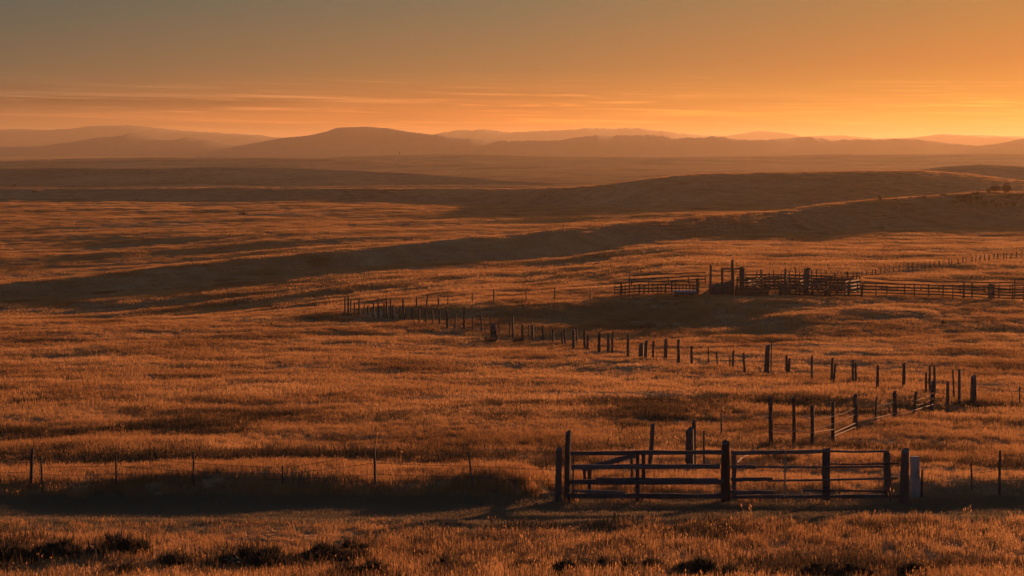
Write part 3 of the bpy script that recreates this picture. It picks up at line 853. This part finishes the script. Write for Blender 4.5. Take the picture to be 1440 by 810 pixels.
# water trough
Yt = CY - 2.2
r0 = cfoot(947, Yt); r1 = cfoot(979, Yt)
root = empty('water_trough', r0, 'long pale metal water trough lying on the ground inside the left pen', 'trough')
mb = MB(); n = 10; Lx = r1[0] - r0[0]; zt = max(r0[2], r1[2]) + .66
outer = [(-.42 * math.cos(math.pi * k / n), -.44 * math.sin(math.pi * k / n)) for k in range(n + 1)]
inner = [(-.38 * math.cos(math.pi * k / n), -.40 * math.sin(math.pi * k / n)) for k in range(n + 1)]
vs = []; fs = []
for X in (0, Lx):
    for pr in (outer, inner):
        vs += [(r0[0] + X, Yt + a, zt + b) for a, b in pr]
m_ = n + 1
for k in range(n):
    fs.append((k, k + 1, 2 * m_ + k + 1, 2 * m_ + k)); fs.append((m_ + k + 1, m_ + k, 3 * m_ + k, 3 * m_ + k + 1))
fs.append(tuple(range(m_))); fs.append(tuple(range(2 * m_, 3 * m_))[::-1])
for base in (0, 2 * m_):
    pass
fs.append((0, 2 * m_, 3 * m_, m_)); fs.append((m_ - 1, 2 * m_ - 1, 4 * m_ - 1, 3 * m_ - 1))
mb.add(vs, fs); mb.build('basin', M_ZINC, root, smooth=True)
for q in (.15, .85):
    MB().box((r0[0] + Lx * q, Yt, (zt - .40 + r0[2]) / 2 - .02), (.12, .8, zt - .40 - r0[2] + .1)).build('foot', M_POST, root)
    MB().plank((r0[0] + Lx * q, Yt - .44, r0[2] - .1), (r0[0] + Lx * q, Yt - .44, zt - .05), .10, .05, 3).build('leg', M_POST, root)

# leaning plank
o = MB().plank((0, 0, 0), tuple(np.array(P(998, 407, CY - .8)) - np.array(cfoot(987, CY - .8))), .18, .05, 5).build('leaning_plank', M_RAIL)
o.location = cfoot(987, CY - .8); tag(o, 'grey plank leaning at a slant against the tall plank post', 'plank')

# loading ramp with solid plank sides
Yl = CY - 1.0
root = empty('loading_ramp', cfoot(1001, Yl), 'dark plank sided cattle loading ramp sloping up beside the overhead gate frame', 'ramp')
for dy, nm in ((0.0, 'side_panel'), (1.1, 'side_panel')):
    sp = None
    mb = MB()
    A = cfoot(1001, Yl + dy); B = cfoot(1029, Yl + dy)
    for k in range(6):
        z = .18 + k * .24
        mb.plank((A[0], A[1], A[2] + z * .75), (B[0], B[1], B[2] + z * 1.05), .215, .05, 4)
    mb.build(nm, M_RAIL, root)
    for px, top in ((1001.5, 402), (1008, 398), (1015.3, 398), (1022, 397), (1028.5, 396)):
        post_mb(MB(), cfoot(px, Yl + dy - .09), P(px, top, Yl + dy - .09), .075).build('post', M_POST, root)
A = cfoot(1001, Yl + .55); B = cfoot(1029, Yl + .55)
mb = MB()
mb.add([(A[0], Yl + .06, A[2] + .05), (B[0], Yl + .06, B[2] + .75), (B[0], Yl + 1.04, B[2] + .75), (A[0], Yl + 1.04, A[2] + .05), (A[0], Yl + .06, A[2] - .05), (B[0], Yl + .06, B[2] + .65), (B[0], Yl + 1.04, B[2] + .65), (A[0], Yl + 1.04, A[2] - .05)],
       [(0, 1, 2, 3), (7, 6, 5, 4), (0, 4, 5, 1), (1, 5, 6, 2), (2, 6, 7, 3), (3, 7, 4, 0)])
mb.build('ramp_floor', M_RAIL, root)
MB().plank(P(1018, 402, Yl - .2), P(1028, 412, Yl - .2), .14, .05, 3).build('brace', M_RAIL, root)

# overhead gate frame
root = empty('overhead_gate_frame', cfoot(1015, CY), 'tall dark overhead gate frame with a crossbeam, highest part of the corral', 'gate')
post_mb(MB(), cfoot(1015.5, CY), P(1015.5, 377, CY), .13).build('post', M_POST, root)
post_mb(MB(), cfoot(1046, CY), P(1046, 377, CY), .09).build('post', M_POST, root)
MB().plank(P(1014, 378, CY - .16), P(1047, 378, CY - .16), .17, .10, 4).build('crossbeam', M_RAIL, root)
MB().plank(cfoot(1042.5, CY - .1), P(1042.5, 375, CY - .1), .42, .05, 5).build('upright', M_RAIL, root, label='broad flat board')
lone_post('tallest dark pole of the corral, rising through the overhead frame', 1030, 366, 419, 4.6, 0, CY - 1.5, name='tall_pole', cat='pole')

# central pens
pen_fence('front fence of the central pens with closely boarded lower half', [(1035, 402, 2.6), (1058, 400, 2), (1080, 399, 2.4), (1096, 398, 2)], (1.75, 1.4), CY - 1.2, boards=((1036, 1079, 404, 417),))
pen_fence('tall rear fence of the central pens with a heavy top rail', [(1037, 389, 2.4), (1070.5, 380, 3.2), (1082, 384, 1.8), (1099, 384, 1.6), (1104.5, 379, 2.6), (1130, 386, 2.4), (1167, 389, 3.4), (1184, 388, 2.4), (1200, 384, 2)], (1.8, 1.5, 1.2, .9, .6, .3), CY + 5, w=.12)
pen_fence('middle cross fence among the crowded central pens', [(1060, 396, 2), (1090, 393, 2.2), (1112, 394, 2.6), (1150, 395, 2.2), (1178, 395, 2.6), (1206, 396, 2.4)], (1.7, 1.3, .9, .5), CY + 2)
pen_fence('lowest front fence of the crowded pens, right of the boarded panel', [(1098, 401, 2), (1119, 402, 2.2), (1143, 401, 2.4), (1160, 403, 2), (1176, 402, 2.2), (1194, 400, 2.6), (1212, 401, 2.4)], (1.25, .9, .55, .25), CY - 1.5)
for i, (px, lab) in enumerate(((1052, 'slanting side fence from the frame to the rear pens'), (1124, 'slanting side fence behind the hoop topped chute'), (1188, 'slanting side fence at the right end of the central pens'))):
    pen_fence(lab, [(px, 397, 2), (px + 9, 395, 2), (px + 20, 393, 2)], (1.6, 1.2, .8, .4), CY - 1, skew=.3)

pen_fence('sparse inner fence of tall uneven stakes inside the central pens', [(1049, 385, 2.0), (1064, 381, 1.8), (1076, 387, 2.2), (1088, 380, 1.8), (1094, 386, 2.2), (1110, 382, 2.4), (1125, 384, 2.2), (1139, 386, 2.4), (1148, 380, 1.8), (1155, 384, 1.8), (1161, 388, 2.2), (1174, 384, 2.2), (1192, 382, 2.2), (1204, 385, 1.8), (1209, 390, 2.4)], (1.7, 1.2, .8, .4), CY + 9)
# broad based dark post and hooked pipe
root = empty('braced_post', cfoot(1104.5, CY - .6), 'dark post with splayed braces making a broad foot, in the central pens', 'post')
post_mb(MB(), cfoot(1104.5, CY - .6), P(1104.5, 379, CY - .6), .15).build('post', M_POST, root)
for dx in (-5.5, 5.5):
    post_mb(MB(), cfoot(1104.5 + dx, CY - .7), P(1104.5 + dx * .15, 394, CY - .7), .11).build('brace', M_POST, root)
MB().plank(P(1099.5, 408, CY - .9), P(1109.5, 408, CY - .9), .5, .06, 3).build('board', M_RAIL, root)
root = empty('hooked_pipe', cfoot(1118.5, CY), 'thin upright pipe with a short hook bent to the left at its top', 'pipe')
MB().tube([cfoot(1118.5, CY), P(1118.6, 392, CY), P(1118.6, 378, CY), P(1117.8, 376.6, CY), P(1115.5, 376.6, CY)], .06, 8).build('pipe', M_PIPE, root)
# squeeze chute with hoop
root = empty('squeeze_chute', cfoot(1131, CY - .4), 'cattle squeeze chute with a rounded pipe hoop and a broad grey board', 'chute')
hoop = [cfoot(1141.5, CY - .4)] + [P(1136.5 + 5.0 * math.cos(a), 383 - 6 * math.sin(a), CY - .4) for a in np.linspace(0, math.pi * .93, 9)] + [P(1131, 392, CY - .4), cfoot(1130.5, CY - .4)]
MB().tube(hoop, .07, 8).build('hoop', M_PIPE, root)
MB().plank(cfoot(1133.5, CY - .55), P(1134.5, 378, CY - .55), .55, .06, 5).build('upright', M_RAIL, root)
for z in (395, 400, 406, 411):
    MB().tube([P(1131, z, CY - .62), P(1163, z + .6, CY - .62)], .05, 6).build('side_rail', M_PIPE, root)
post_mb(MB(), cfoot(1162, CY - .45), P(1162, 391, CY - .45), .08).build('post', M_POST, root)
# drum
Yd = CY - 2.4
g = cfoot(1163, Yd)
root = empty('rusty_drum', g, 'dark rusty drum standing in front of the squeeze chute', 'drum')
MB().tube([(g[0], g[1], g[2] - .05), (g[0], g[1], g[2] + .3), (g[0], g[1], g[2] + .6), (g[0], g[1], g[2] + .88)], .3, 18).build('body', M_RUST, root)
for z in (.02, .3, .6, .88):
    MB().tube([(g[0], g[1], g[2] + z - .015), (g[0], g[1], g[2] + z + .015)], .315, 18).build('hoop_ring', M_RUST, root)

# long rail fence to the right
pr = [(1213, 400, 2), (1232, 400, 2), (1247, 401, 1.8), (1272, 399.5, 2), (1286, 400, 2), (1306, 399.5, 2.4), (1326, 400, 2), (1340, 400, 1.8), (1355.5, 398, 3), (1367, 398, 2.6), (1405, 400, 2.2), (1424, 400, 2), (1440, 400, 2.2), (1462, 400, 2.2), (1490, 400, 2.2)]
pen_fence('long four rail fence running right from the central pens to the picture edge', pr, (1.42, 1.08, .74, .40), CY, (1210, 1492))
pen_fence('second long rail fence standing behind the right hand run', [(1215, 402, 1.8), (1240, 402, 1.8), (1262, 402, 1.6), (1295, 402, 1.8), (1320, 402, 1.8), (1350, 402, 1.8), (1384, 402, 2), (1420, 402, 2), (1480, 402, 2)], (1.35, .95, .5), CY + 14)
root = empty('board_gate', cfoot(1390, CY - .5), 'narrow gate of broad grey upright boards in the right hand rail fence', 'gate')
for px in (1391.2, 1394.2, 1397.2):
    MB().plank(cfoot(px, CY - .5), P(px, 399, CY - .5), .2, .05, 5).build('board', M_RAIL, root)
MB().plank(P(1388, 403, CY - .58), P(1400, 403, CY - .58), .12, .05, 3).build('crossbar', M_RAIL, root)
MB().plank(P(1388, 413, CY - .58), P(1400, 413, CY - .58), .12, .05, 3).build('crossbar', M_RAIL, root)
root = empty('hoop_gate', cfoot(1427, CY - .5), 'pipe gate with a rounded hoop frame at the right picture edge', 'gate')
MB().tube([cfoot(1427, CY - .5), P(1426.8, 397, CY - .5), P(1427.4, 393.6, CY - .5), P(1429.5, 392, CY - .5), P(1450, 392, CY - .5), P(1453, 395, CY - .5), cfoot(1453, CY - .5)], .065, 8).build('hoop', M_PIPE, root)
for z in (399, 404, 409, 414):
    MB().tube([P(1427.5, z, CY - .5), P(1452.5, z, CY - .5)], .045, 6).build('rail', M_PIPE, root)

# ------------------------------------------------------------------ shrubs and stones
def shrub(name, label, cat, px, py, w, h, leaf, n, group=None, lumps=5, mat=None, stems=9, pos=None, trunk=False):
    g = pos or ground_at(px, py)
    s = g[1] / F
    W, H = w * s / 2, h * s
    root = empty(name, g, label, cat, group)
    r = np.random.default_rng(int(px * 31 + py * 7))
    co = []; q = []
    if cat == 'shrub':
        L = []
        for _ in range(lumps):
            ux = r.uniform(-.95, .95)
            L.append((ux * W, r.uniform(-.6, .6) * W, r.uniform(.15, .85) * H * (1 - .6 * abs(ux)), r.uniform(.14, .36)))
    else:
        L = [(r.uniform(-.62, .62) * W, r.uniform(-.5, .5) * W, r.uniform(.35, .78) * H, r.uniform(.34, .62)) for _ in range(lumps)]
    for i in range(n):
        lx, ly, lz, lr = L[r.integers(lumps)]
        d = r.normal(size=3); d /= np.linalg.norm(d); rad = r.uniform(.25, 1) ** .6 * lr * (1.25 if r.uniform() < .12 else 1)
        c = np.array((lx + d[0] * rad * W, ly + d[1] * rad * W, max(0.02 * H, lz + d[2] * rad * H * .62)))
        a = r.normal(size=3); a /= np.linalg.norm(a); b = np.cross(a, r.normal(size=3)); b /= np.linalg.norm(b)
        l = leaf * r.uniform(.6, 1.4); wd = .32
        if not trunk:
            a = a * .38 + np.array((d[0] * .6, d[1] * .6, 1.0)); a /= np.linalg.norm(a); wd = .14; l *= 1.7
            if r.uniform() < .2: l *= 1.7
            b = np.cross(a, r.normal(size=3)); b /= np.linalg.norm(b)
        k = len(co)
        co += [tuple(c - a * l), tuple(c + b * l * wd), tuple(c + a * l), tuple(c - b * l * wd)]
        q.append((k, k + 1, k + 2, k + 3))
    me = mesh_np('foliage', np.array(co), np.array(q), None, mat or M_SAGE)
    o = bpy.data.objects.new('foliage', me); COL.objects.link(o); o.parent = root
    mb = MB()
    if trunk:
        mb.tube([(0, 0, -.3), (W * .05, 0, H * .3), (0, W * .05, H * .6)], W * .10, 7, W * .05, .1)
        for _ in range(4):
            lx, ly, lz, lr = L[r.integers(lumps)]
            mb.tube([(W * .02, 0, H * .28), (lx * .5, ly * .5, lz * .7), (lx, ly, lz)], W * .05, 5, W * .02, .1)
    else:
        for _ in range(stems):
            a = r.uniform(0, 6.28); k = r.uniform(.3, .9)
            mb.tube([(0, 0, -.05), (W * .35 * k * math.cos(a), W * .35 * k * math.sin(a), H * .4), (W * .8 * k * math.cos(a), W * .8 * k * math.sin(a), H * r.uniform(.6, 1.0))], max(.006, .03 * W), 4, max(.003, .012 * W), .1)
    ox, oy, oz = g
    mb.v = [(a + ox, b + oy, c + oz) for a, b, c in mb.v]
    mb.build('trunk' if trunk else 'stems', M_TWIG, root)
    return root


FG = [(78, 786, 52, 24, 'dark wide sagebrush clump near the lower left corner'), (14, 790, 38, 20, 'dark low sagebrush cut by the left picture edge'), (171, 779, 56, 30, 'tallest spiky dark sagebrush in the lower left'),
      (350, 800, 88, 22, 'widest flat black sagebrush mound at the bottom edge left of centre'), (245, 797, 30, 14, 'small dark sagebrush just left of the widest mound'), (463, 791, 64, 20, 'dark spreading sagebrush right of the widest mound'), (498, 779, 26, 20, 'small upright sagebrush behind the spreading one'),
      (181, 811, 46, 16, 'sagebrush at the bottom edge below the tallest one'), (512, 811, 60, 18, 'low dark sagebrush at the bottom edge below the spreading one'), (632, 806, 52, 16, 'low dark sagebrush at the bottom edge left of centre frame'), (743, 803, 42, 12, 'thin flat sagebrush at the bottom, left of the plank fence line'),
      (798, 811, 44, 16, 'sagebrush at the bottom edge below the stout leaning post'), (844, 806, 42, 18, 'bushy sagebrush at the bottom edge below the plank fence'), (906, 808, 52, 20, 'dark sagebrush at the bottom below the upright plank boards'), (990, 812, 72, 20, 'broad sagebrush at the bottom edge below the pointed post'),
      (1155, 812, 52, 16, 'sagebrush at the bottom edge below the rail gate'), (1200, 813, 42, 14, 'small sagebrush at the bottom edge right of the gate middle'), (1290, 812, 46, 14, 'sagebrush at the bottom edge below the pale board')]
for px, py, w, h, lab in FG:
    shrub('sagebrush', lab, 'shrub', px, py, w * (1.35 if px < 720 else 1.15), h * 1.05, .05, int(36 * w), 'sagebrush clumps along the bottom edge', lumps=17, stems=22)

RB = [(1403, 271, 20, 9), (1390, 271, 9, 5), (1360, 281, 23, 7), (1371, 275, 11, 5), (1363, 288, 9, 5), (1376, 282, 13, 6), (1386, 290, 13, 6), (1396, 286, 11, 5), (1403, 291, 11, 5), (1416, 289, 9, 5), (1426, 289, 10, 5), (1434, 278, 12, 5), (1347, 279, 10, 4),
      (1258, 282, 13, 2.0), (1281, 279.5, 9, 1.6), (1297, 278, 16, 2.2), (1326, 275, 12, 2.4), (1341, 286, 10, 4), (1352, 284, 16, 4), (1420, 279, 9, 5), (1446, 284, 10, 5)]
for px, py, w, h in RB:
    shrub('bush', 'dark bush scattered over the shaded knoll at the right edge', 'bush', px, py, w, h, .08 + .026 * h, 60 + int(9 * w), 'bushes on the knoll at right', lumps=4, stems=4)
shrub('rounded_tree', 'small rounded tree, tallest of the growth on the knoll at right', 'tree', 1414, 272, 18, 15, .26, 620, None, lumps=5, trunk=True)
shrub('rounded_tree', 'tiny lone tree on the slope left of the bushy knoll', 'tree', 1236, 283, 6, 8, .3, 130, None, lumps=3, trunk=True)
for px, py, w, h, lab in ((20, 263, 8, 4, 'largest tiny dark bush at the left edge of the far plain'), (29, 291, 5, 3, 'tiny dark bush just below the left edge plain bush'), (50, 271, 7, 2.5, 'flat tiny bush right of the left edge plain bush'), (342, 302, 12, 3, 'low dark bush alone on the lit left plain'),
                          (104, 328, 4, 3, 'tiny bush in the lit field at far left'), (376, 328, 4, 3, 'tiny bush in the lit field left of centre'), (490, 217, 5, 5, 'tiny dark tree on the far plain below the flat topped hill'), (562, 218, 6, 5.5, 'tiny dark tree on the far plain right of the flat topped hill'),
                          (1327, 457, 8, 7, 'small dark bush in the lit field below the long rail fence'), (690, 482, 22, 7, 'low dark brush around the foot of the fat stump'), (733, 484, 28, 6, 'low dark brush spread in the hollow beneath the ragged posts')):
    Yg = ground_at(px, py)[1]
    shrub('bush', lab, 'bush', px, py, w, h, max(.05, .09 * w * Yg / F), 120, None, lumps=4, stems=4)

g = ground_at(705, 470)
r = np.random.default_rng(3)
mb = MB()
pts = []
for i in range(5):
    for k in range(9):
        a = 6.283 * k / 9; e = -.5 + i * .42
        q = r.uniform(.8, 1.15)
        pts.append((.24 * q * math.cos(a) * math.cos(e), .2 * q * math.sin(a) * math.cos(e), .19 * q * math.sin(e) + .08))
fs = [(i * 9 + k, i * 9 + (k + 1) % 9, (i + 1) * 9 + (k + 1) % 9, (i + 1) * 9 + k) for i in range(4) for k in range(9)] + [tuple(36 + k for k in range(9)), tuple(range(9))[::-1]]
mb.add(pts, fs); o = mb.build('stone', M_STONE, None, True); o.location = g
tag(o, 'small pale stone beside the fat stump in the hollow', 'stone')

# ------------------------------------------------------------------ haze
mb = MB()
zlo = -24.0
mb.box((0, 0, (zlo + ZC + 120) / 2), (30000, 30000, ZC + 120 - zlo))
mh, nt, ns, ln = new_mat('haze_air')
out = N(ns, 'ShaderNodeOutputMaterial'); pv = N(ns, 'ShaderNodeVolumePrincipled')
pv.inputs['Color'].default_value = (0.68, 0.565, 0.37, 1)
pv.inputs['Density'].default_value = 1.0e-4
pv.inputs['Anisotropy'].default_value = 0.42
pv.inputs['Density Attribute'].default_value = ''
ln.new(pv.outputs[0], out.inputs['Volume'])
o = mb.build('haze', mh); tag(o, kind='stuff')
HAZE = o

# ------------------------------------------------------------------ sky and sun
def lin(c):
    return tuple(((v / 255) / 12.92 if v / 255 <= .04045 else ((v / 255 + .055) / 1.055) ** 2.4) for v in c)


w = bpy.data.worlds.new('World'); scene.world = w; w.use_nodes = True
nt = w.node_tree; ns, ln = nt.nodes, nt.links; ns.clear()
out = N(ns, 'ShaderNodeOutputWorld'); tc = N(ns, 'ShaderNodeTexCoord'); sx = N(ns, 'ShaderNodeSeparateXYZ')
ln.new(tc.outputs['Generated'], sx.inputs[0])


def math_n(op, a, b=None, c=None, clamp=False):
    m = N(ns, 'ShaderNodeMath', operation=op); m.use_clamp = clamp
    for i, v in enumerate((a, b, c)):
        if v is None: continue
        if isinstance(v, (int, float)): m.inputs[i].default_value = v
        else: ln.new(v, m.inputs[i])
    return m.outputs[0]


az = math_n('ARCTAN2', sx.outputs['X'], sx.outputs['Y'])
daz = math_n('ABSOLUTE', math_n('SUBTRACT', az, SUN_AZ))
daz = math_n('MINIMUM', daz, math_n('SUBTRACT', 6.28318, daz))
# 0 at 58 degrees from the sun's bearing, 1 at 18 degrees
f = math_n('DIVIDE', math_n('SUBTRACT', math.radians(58), daz), math.radians(40), clamp=True)
el = math_n('MAXIMUM', sx.outputs['Z'], 0.0)
ef = math_n('POWER', el, 0.5)
def stops(cs): return [(math.sqrt(z), lin(c)) for z, c in cs]
SKY_L = stops([(0, (178, 106, 60)), (.022, (156, 98, 60)), (.054, (120, 108, 85)), (.105, (80, 104, 97)), (.25, (98, 124, 150)), (1, (84, 116, 158))])
SKY_M = stops([(0, (248, 132, 38)), (.020, (244, 128, 36)), (.054, (170, 124, 78)), (.105, (128, 124, 100)), (.25, (102, 124, 148)), (1, (84, 116, 158))])
SKY_R = stops([(0, (255, 182, 50)), (.021, (255, 176, 48)), (.058, (221, 134, 62)), (.105, (190, 138, 79)), (.25, (116, 122, 134)), (1, (84, 116, 158))])
rl, rm, rr = ramp(ns, SKY_L), ramp(ns, SKY_M), ramp(ns, SKY_R)
for r_ in (rl, rm, rr): ln.new(ef, r_.inputs['Fac'])
mx1 = N(ns, 'ShaderNodeMix', data_type='RGBA'); mx2 = N(ns, 'ShaderNodeMix', data_type='RGBA')
ln.new(math_n('MULTIPLY', f, 2.0, clamp=True), mx1.inputs['Factor']); ln.new(rl.outputs[0], mx1.inputs['A']); ln.new(rm.outputs[0], mx1.inputs['B'])
ln.new(math_n('MULTIPLY_ADD', f, 2.0, -1.0, clamp=True), mx2.inputs['Factor']); ln.new(mx1.outputs['Result'], mx2.inputs['A']); ln.new(rr.outputs[0], mx2.inputs['B'])
# thin streaky cloud low over the horizon
cv = N(ns, 'ShaderNodeCombineXYZ')
ln.new(math_n('MULTIPLY', az, 5.0), cv.inputs[0]); ln.new(math_n('MULTIPLY', math_n('MULTIPLY_ADD', az, 0.012, el), 150.0), cv.inputs[1])
cn = N(ns, 'ShaderNodeTexNoise'); cn.inputs['Scale'].default_value = 1.0; cn.inputs['Detail'].default_value = 6; cn.inputs['Roughness'].default_value = 0.55; cn.inputs['Distortion'].default_value = 0.4
ln.new(cv.outputs[0], cn.inputs['Vector'])
band = math_n('MULTIPLY', math_n('DIVIDE', math_n('SUBTRACT', el, 0.003), 0.014, clamp=True), math_n('DIVIDE', math_n('SUBTRACT', 0.052, el), 0.02, clamp=True))
cv2 = N(ns, 'ShaderNodeCombineXYZ')
ln.new(math_n('MULTIPLY', az, 8.0), cv2.inputs[0]); ln.new(math_n('MULTIPLY', math_n('MULTIPLY_ADD', az, 0.02, el), 420.0), cv2.inputs[1])
cn2 = N(ns, 'ShaderNodeTexNoise'); cn2.inputs['Scale'].default_value = 1.0; cn2.inputs['Detail'].default_value = 5; cn2.inputs['Roughness'].default_value = 0.6; cn2.inputs['Distortion'].default_value = 0.8
ln.new(cv2.outputs[0], cn2.inputs['Vector'])
wisp = math_n('MAXIMUM', math_n('SUBTRACT', cn2.outputs['Fac'], 0.53), 0.0)
cl = math_n('MULTIPLY', math_n('ADD', math_n('MULTIPLY', wisp, 7.0), math_n('MULTIPLY', math_n('MAXIMUM', math_n('SUBTRACT', cn.outputs['Fac'], 0.5), -0.07), 1.2)), band)


def streak(el0, width, az0, az1, soft, amt, wave):
    """one long thin bar of cloud between two bearings"""
    wob = math_n('MULTIPLY', math_n('SUBTRACT', cn.outputs['Fac'], 0.5), wave)
    e = math_n('DIVIDE', math_n('SUBTRACT', math_n('ADD', el, wob), el0), width)
    g_ = math_n('EXPONENT', math_n('MULTIPLY', math_n('MULTIPLY', e, e), -1.0))
    a_ = math_n('MULTIPLY', math_n('DIVIDE', math_n('SUBTRACT', az, az0), soft, clamp=True), math_n('DIVIDE', math_n('SUBTRACT', az1, az), soft, clamp=True))
    return math_n('MULTIPLY', math_n('MULTIPLY', g_, a_), amt)


for st in ((.0352, .0014, -.60, -.13, .10, .55, .010), (.0305, .0040, -.50, -.09, .12, -.30, .012), (.0318, .0010, -.16, -.04, .05, .8, .006), (.0225, .0012, .04, .24, .08, .5, .006), (.0195, .0008, .33, .52, .03, .5, .004), (.0205, .0045, -.50, -.10, .10, .30, .014)):
    cl = math_n('ADD', cl, streak(*st))
mulc = N(ns, 'ShaderNodeVectorMath', operation='SCALE')
ln.new(mx2.outputs['Result'], mulc.inputs[0]); ln.new(math_n('ADD', cl, 1.0), mulc.inputs['Scale'])
bg1 = N(ns, 'ShaderNodeBackground'); bg1.inputs['Strength'].default_value = 0.30; ln.new(mulc.outputs[0], bg1.inputs['Color'])
sk = N(ns, 'ShaderNodeTexSky'); sk.sky_type = 'NISHITA'; sk.sun_disc = False
sk.sun_elevation = SUN_EL; sk.sun_rotation = SUN_AZ; sk.dust_density = 3.0; sk.air_density = 1.5; sk.altitude = 1200
bg2 = N(ns, 'ShaderNodeBackground'); bg2.inputs['Strength'].default_value = 0.0015; ln.new(sk.outputs[0], bg2.inputs['Color'])
ads = N(ns, 'ShaderNodeAddShader'); ln.new(bg1.outputs[0], ads.inputs[0]); ln.new(bg2.outputs[0], ads.inputs[1]); ln.new(ads.outputs[0], out.inputs['Surface'])

sl = bpy.data.lights.new('sun', 'SUN'); sl.energy = 5.0; sl.angle = math.radians(0.5); sl.color = (1.0, 0.42, 0.18)
so = bpy.data.objects.new('sun', sl); COL.objects.link(so)
from mathutils import Vector
d = Vector((math.sin(SUN_AZ) * math.cos(SUN_EL), math.cos(SUN_AZ) * math.cos(SUN_EL), math.sin(SUN_EL)))
so.rotation_euler = d.to_track_quat('Z', 'Y').to_euler()

# ------------------------------------------------------------------ camera and view
cam = bpy.data.cameras.new('camera'); cam.sensor_width = 36.0; cam.lens = 36.0 * F / 1440.0
cam.clip_start = 0.1; cam.clip_end = 60000
co_ = bpy.data.objects.new('camera', cam); COL.objects.link(co_)
co_.location = (0, 0, ZC); co_.rotation_euler = (math.pi / 2 - TH, 0, 0)
scene.camera = co_
vs_ = scene.view_settings
vs_.view_transform = 'Standard'; vs_.look = 'None'; vs_.exposure = 1.15; vs_.gamma = 1.0; vs_.use_curve_mapping = False
scene.cycles.volume_bounces = 0
scene.cycles.max_bounces = 6; scene.cycles.diffuse_bounces = 2; scene.cycles.transmission_bounces = 3
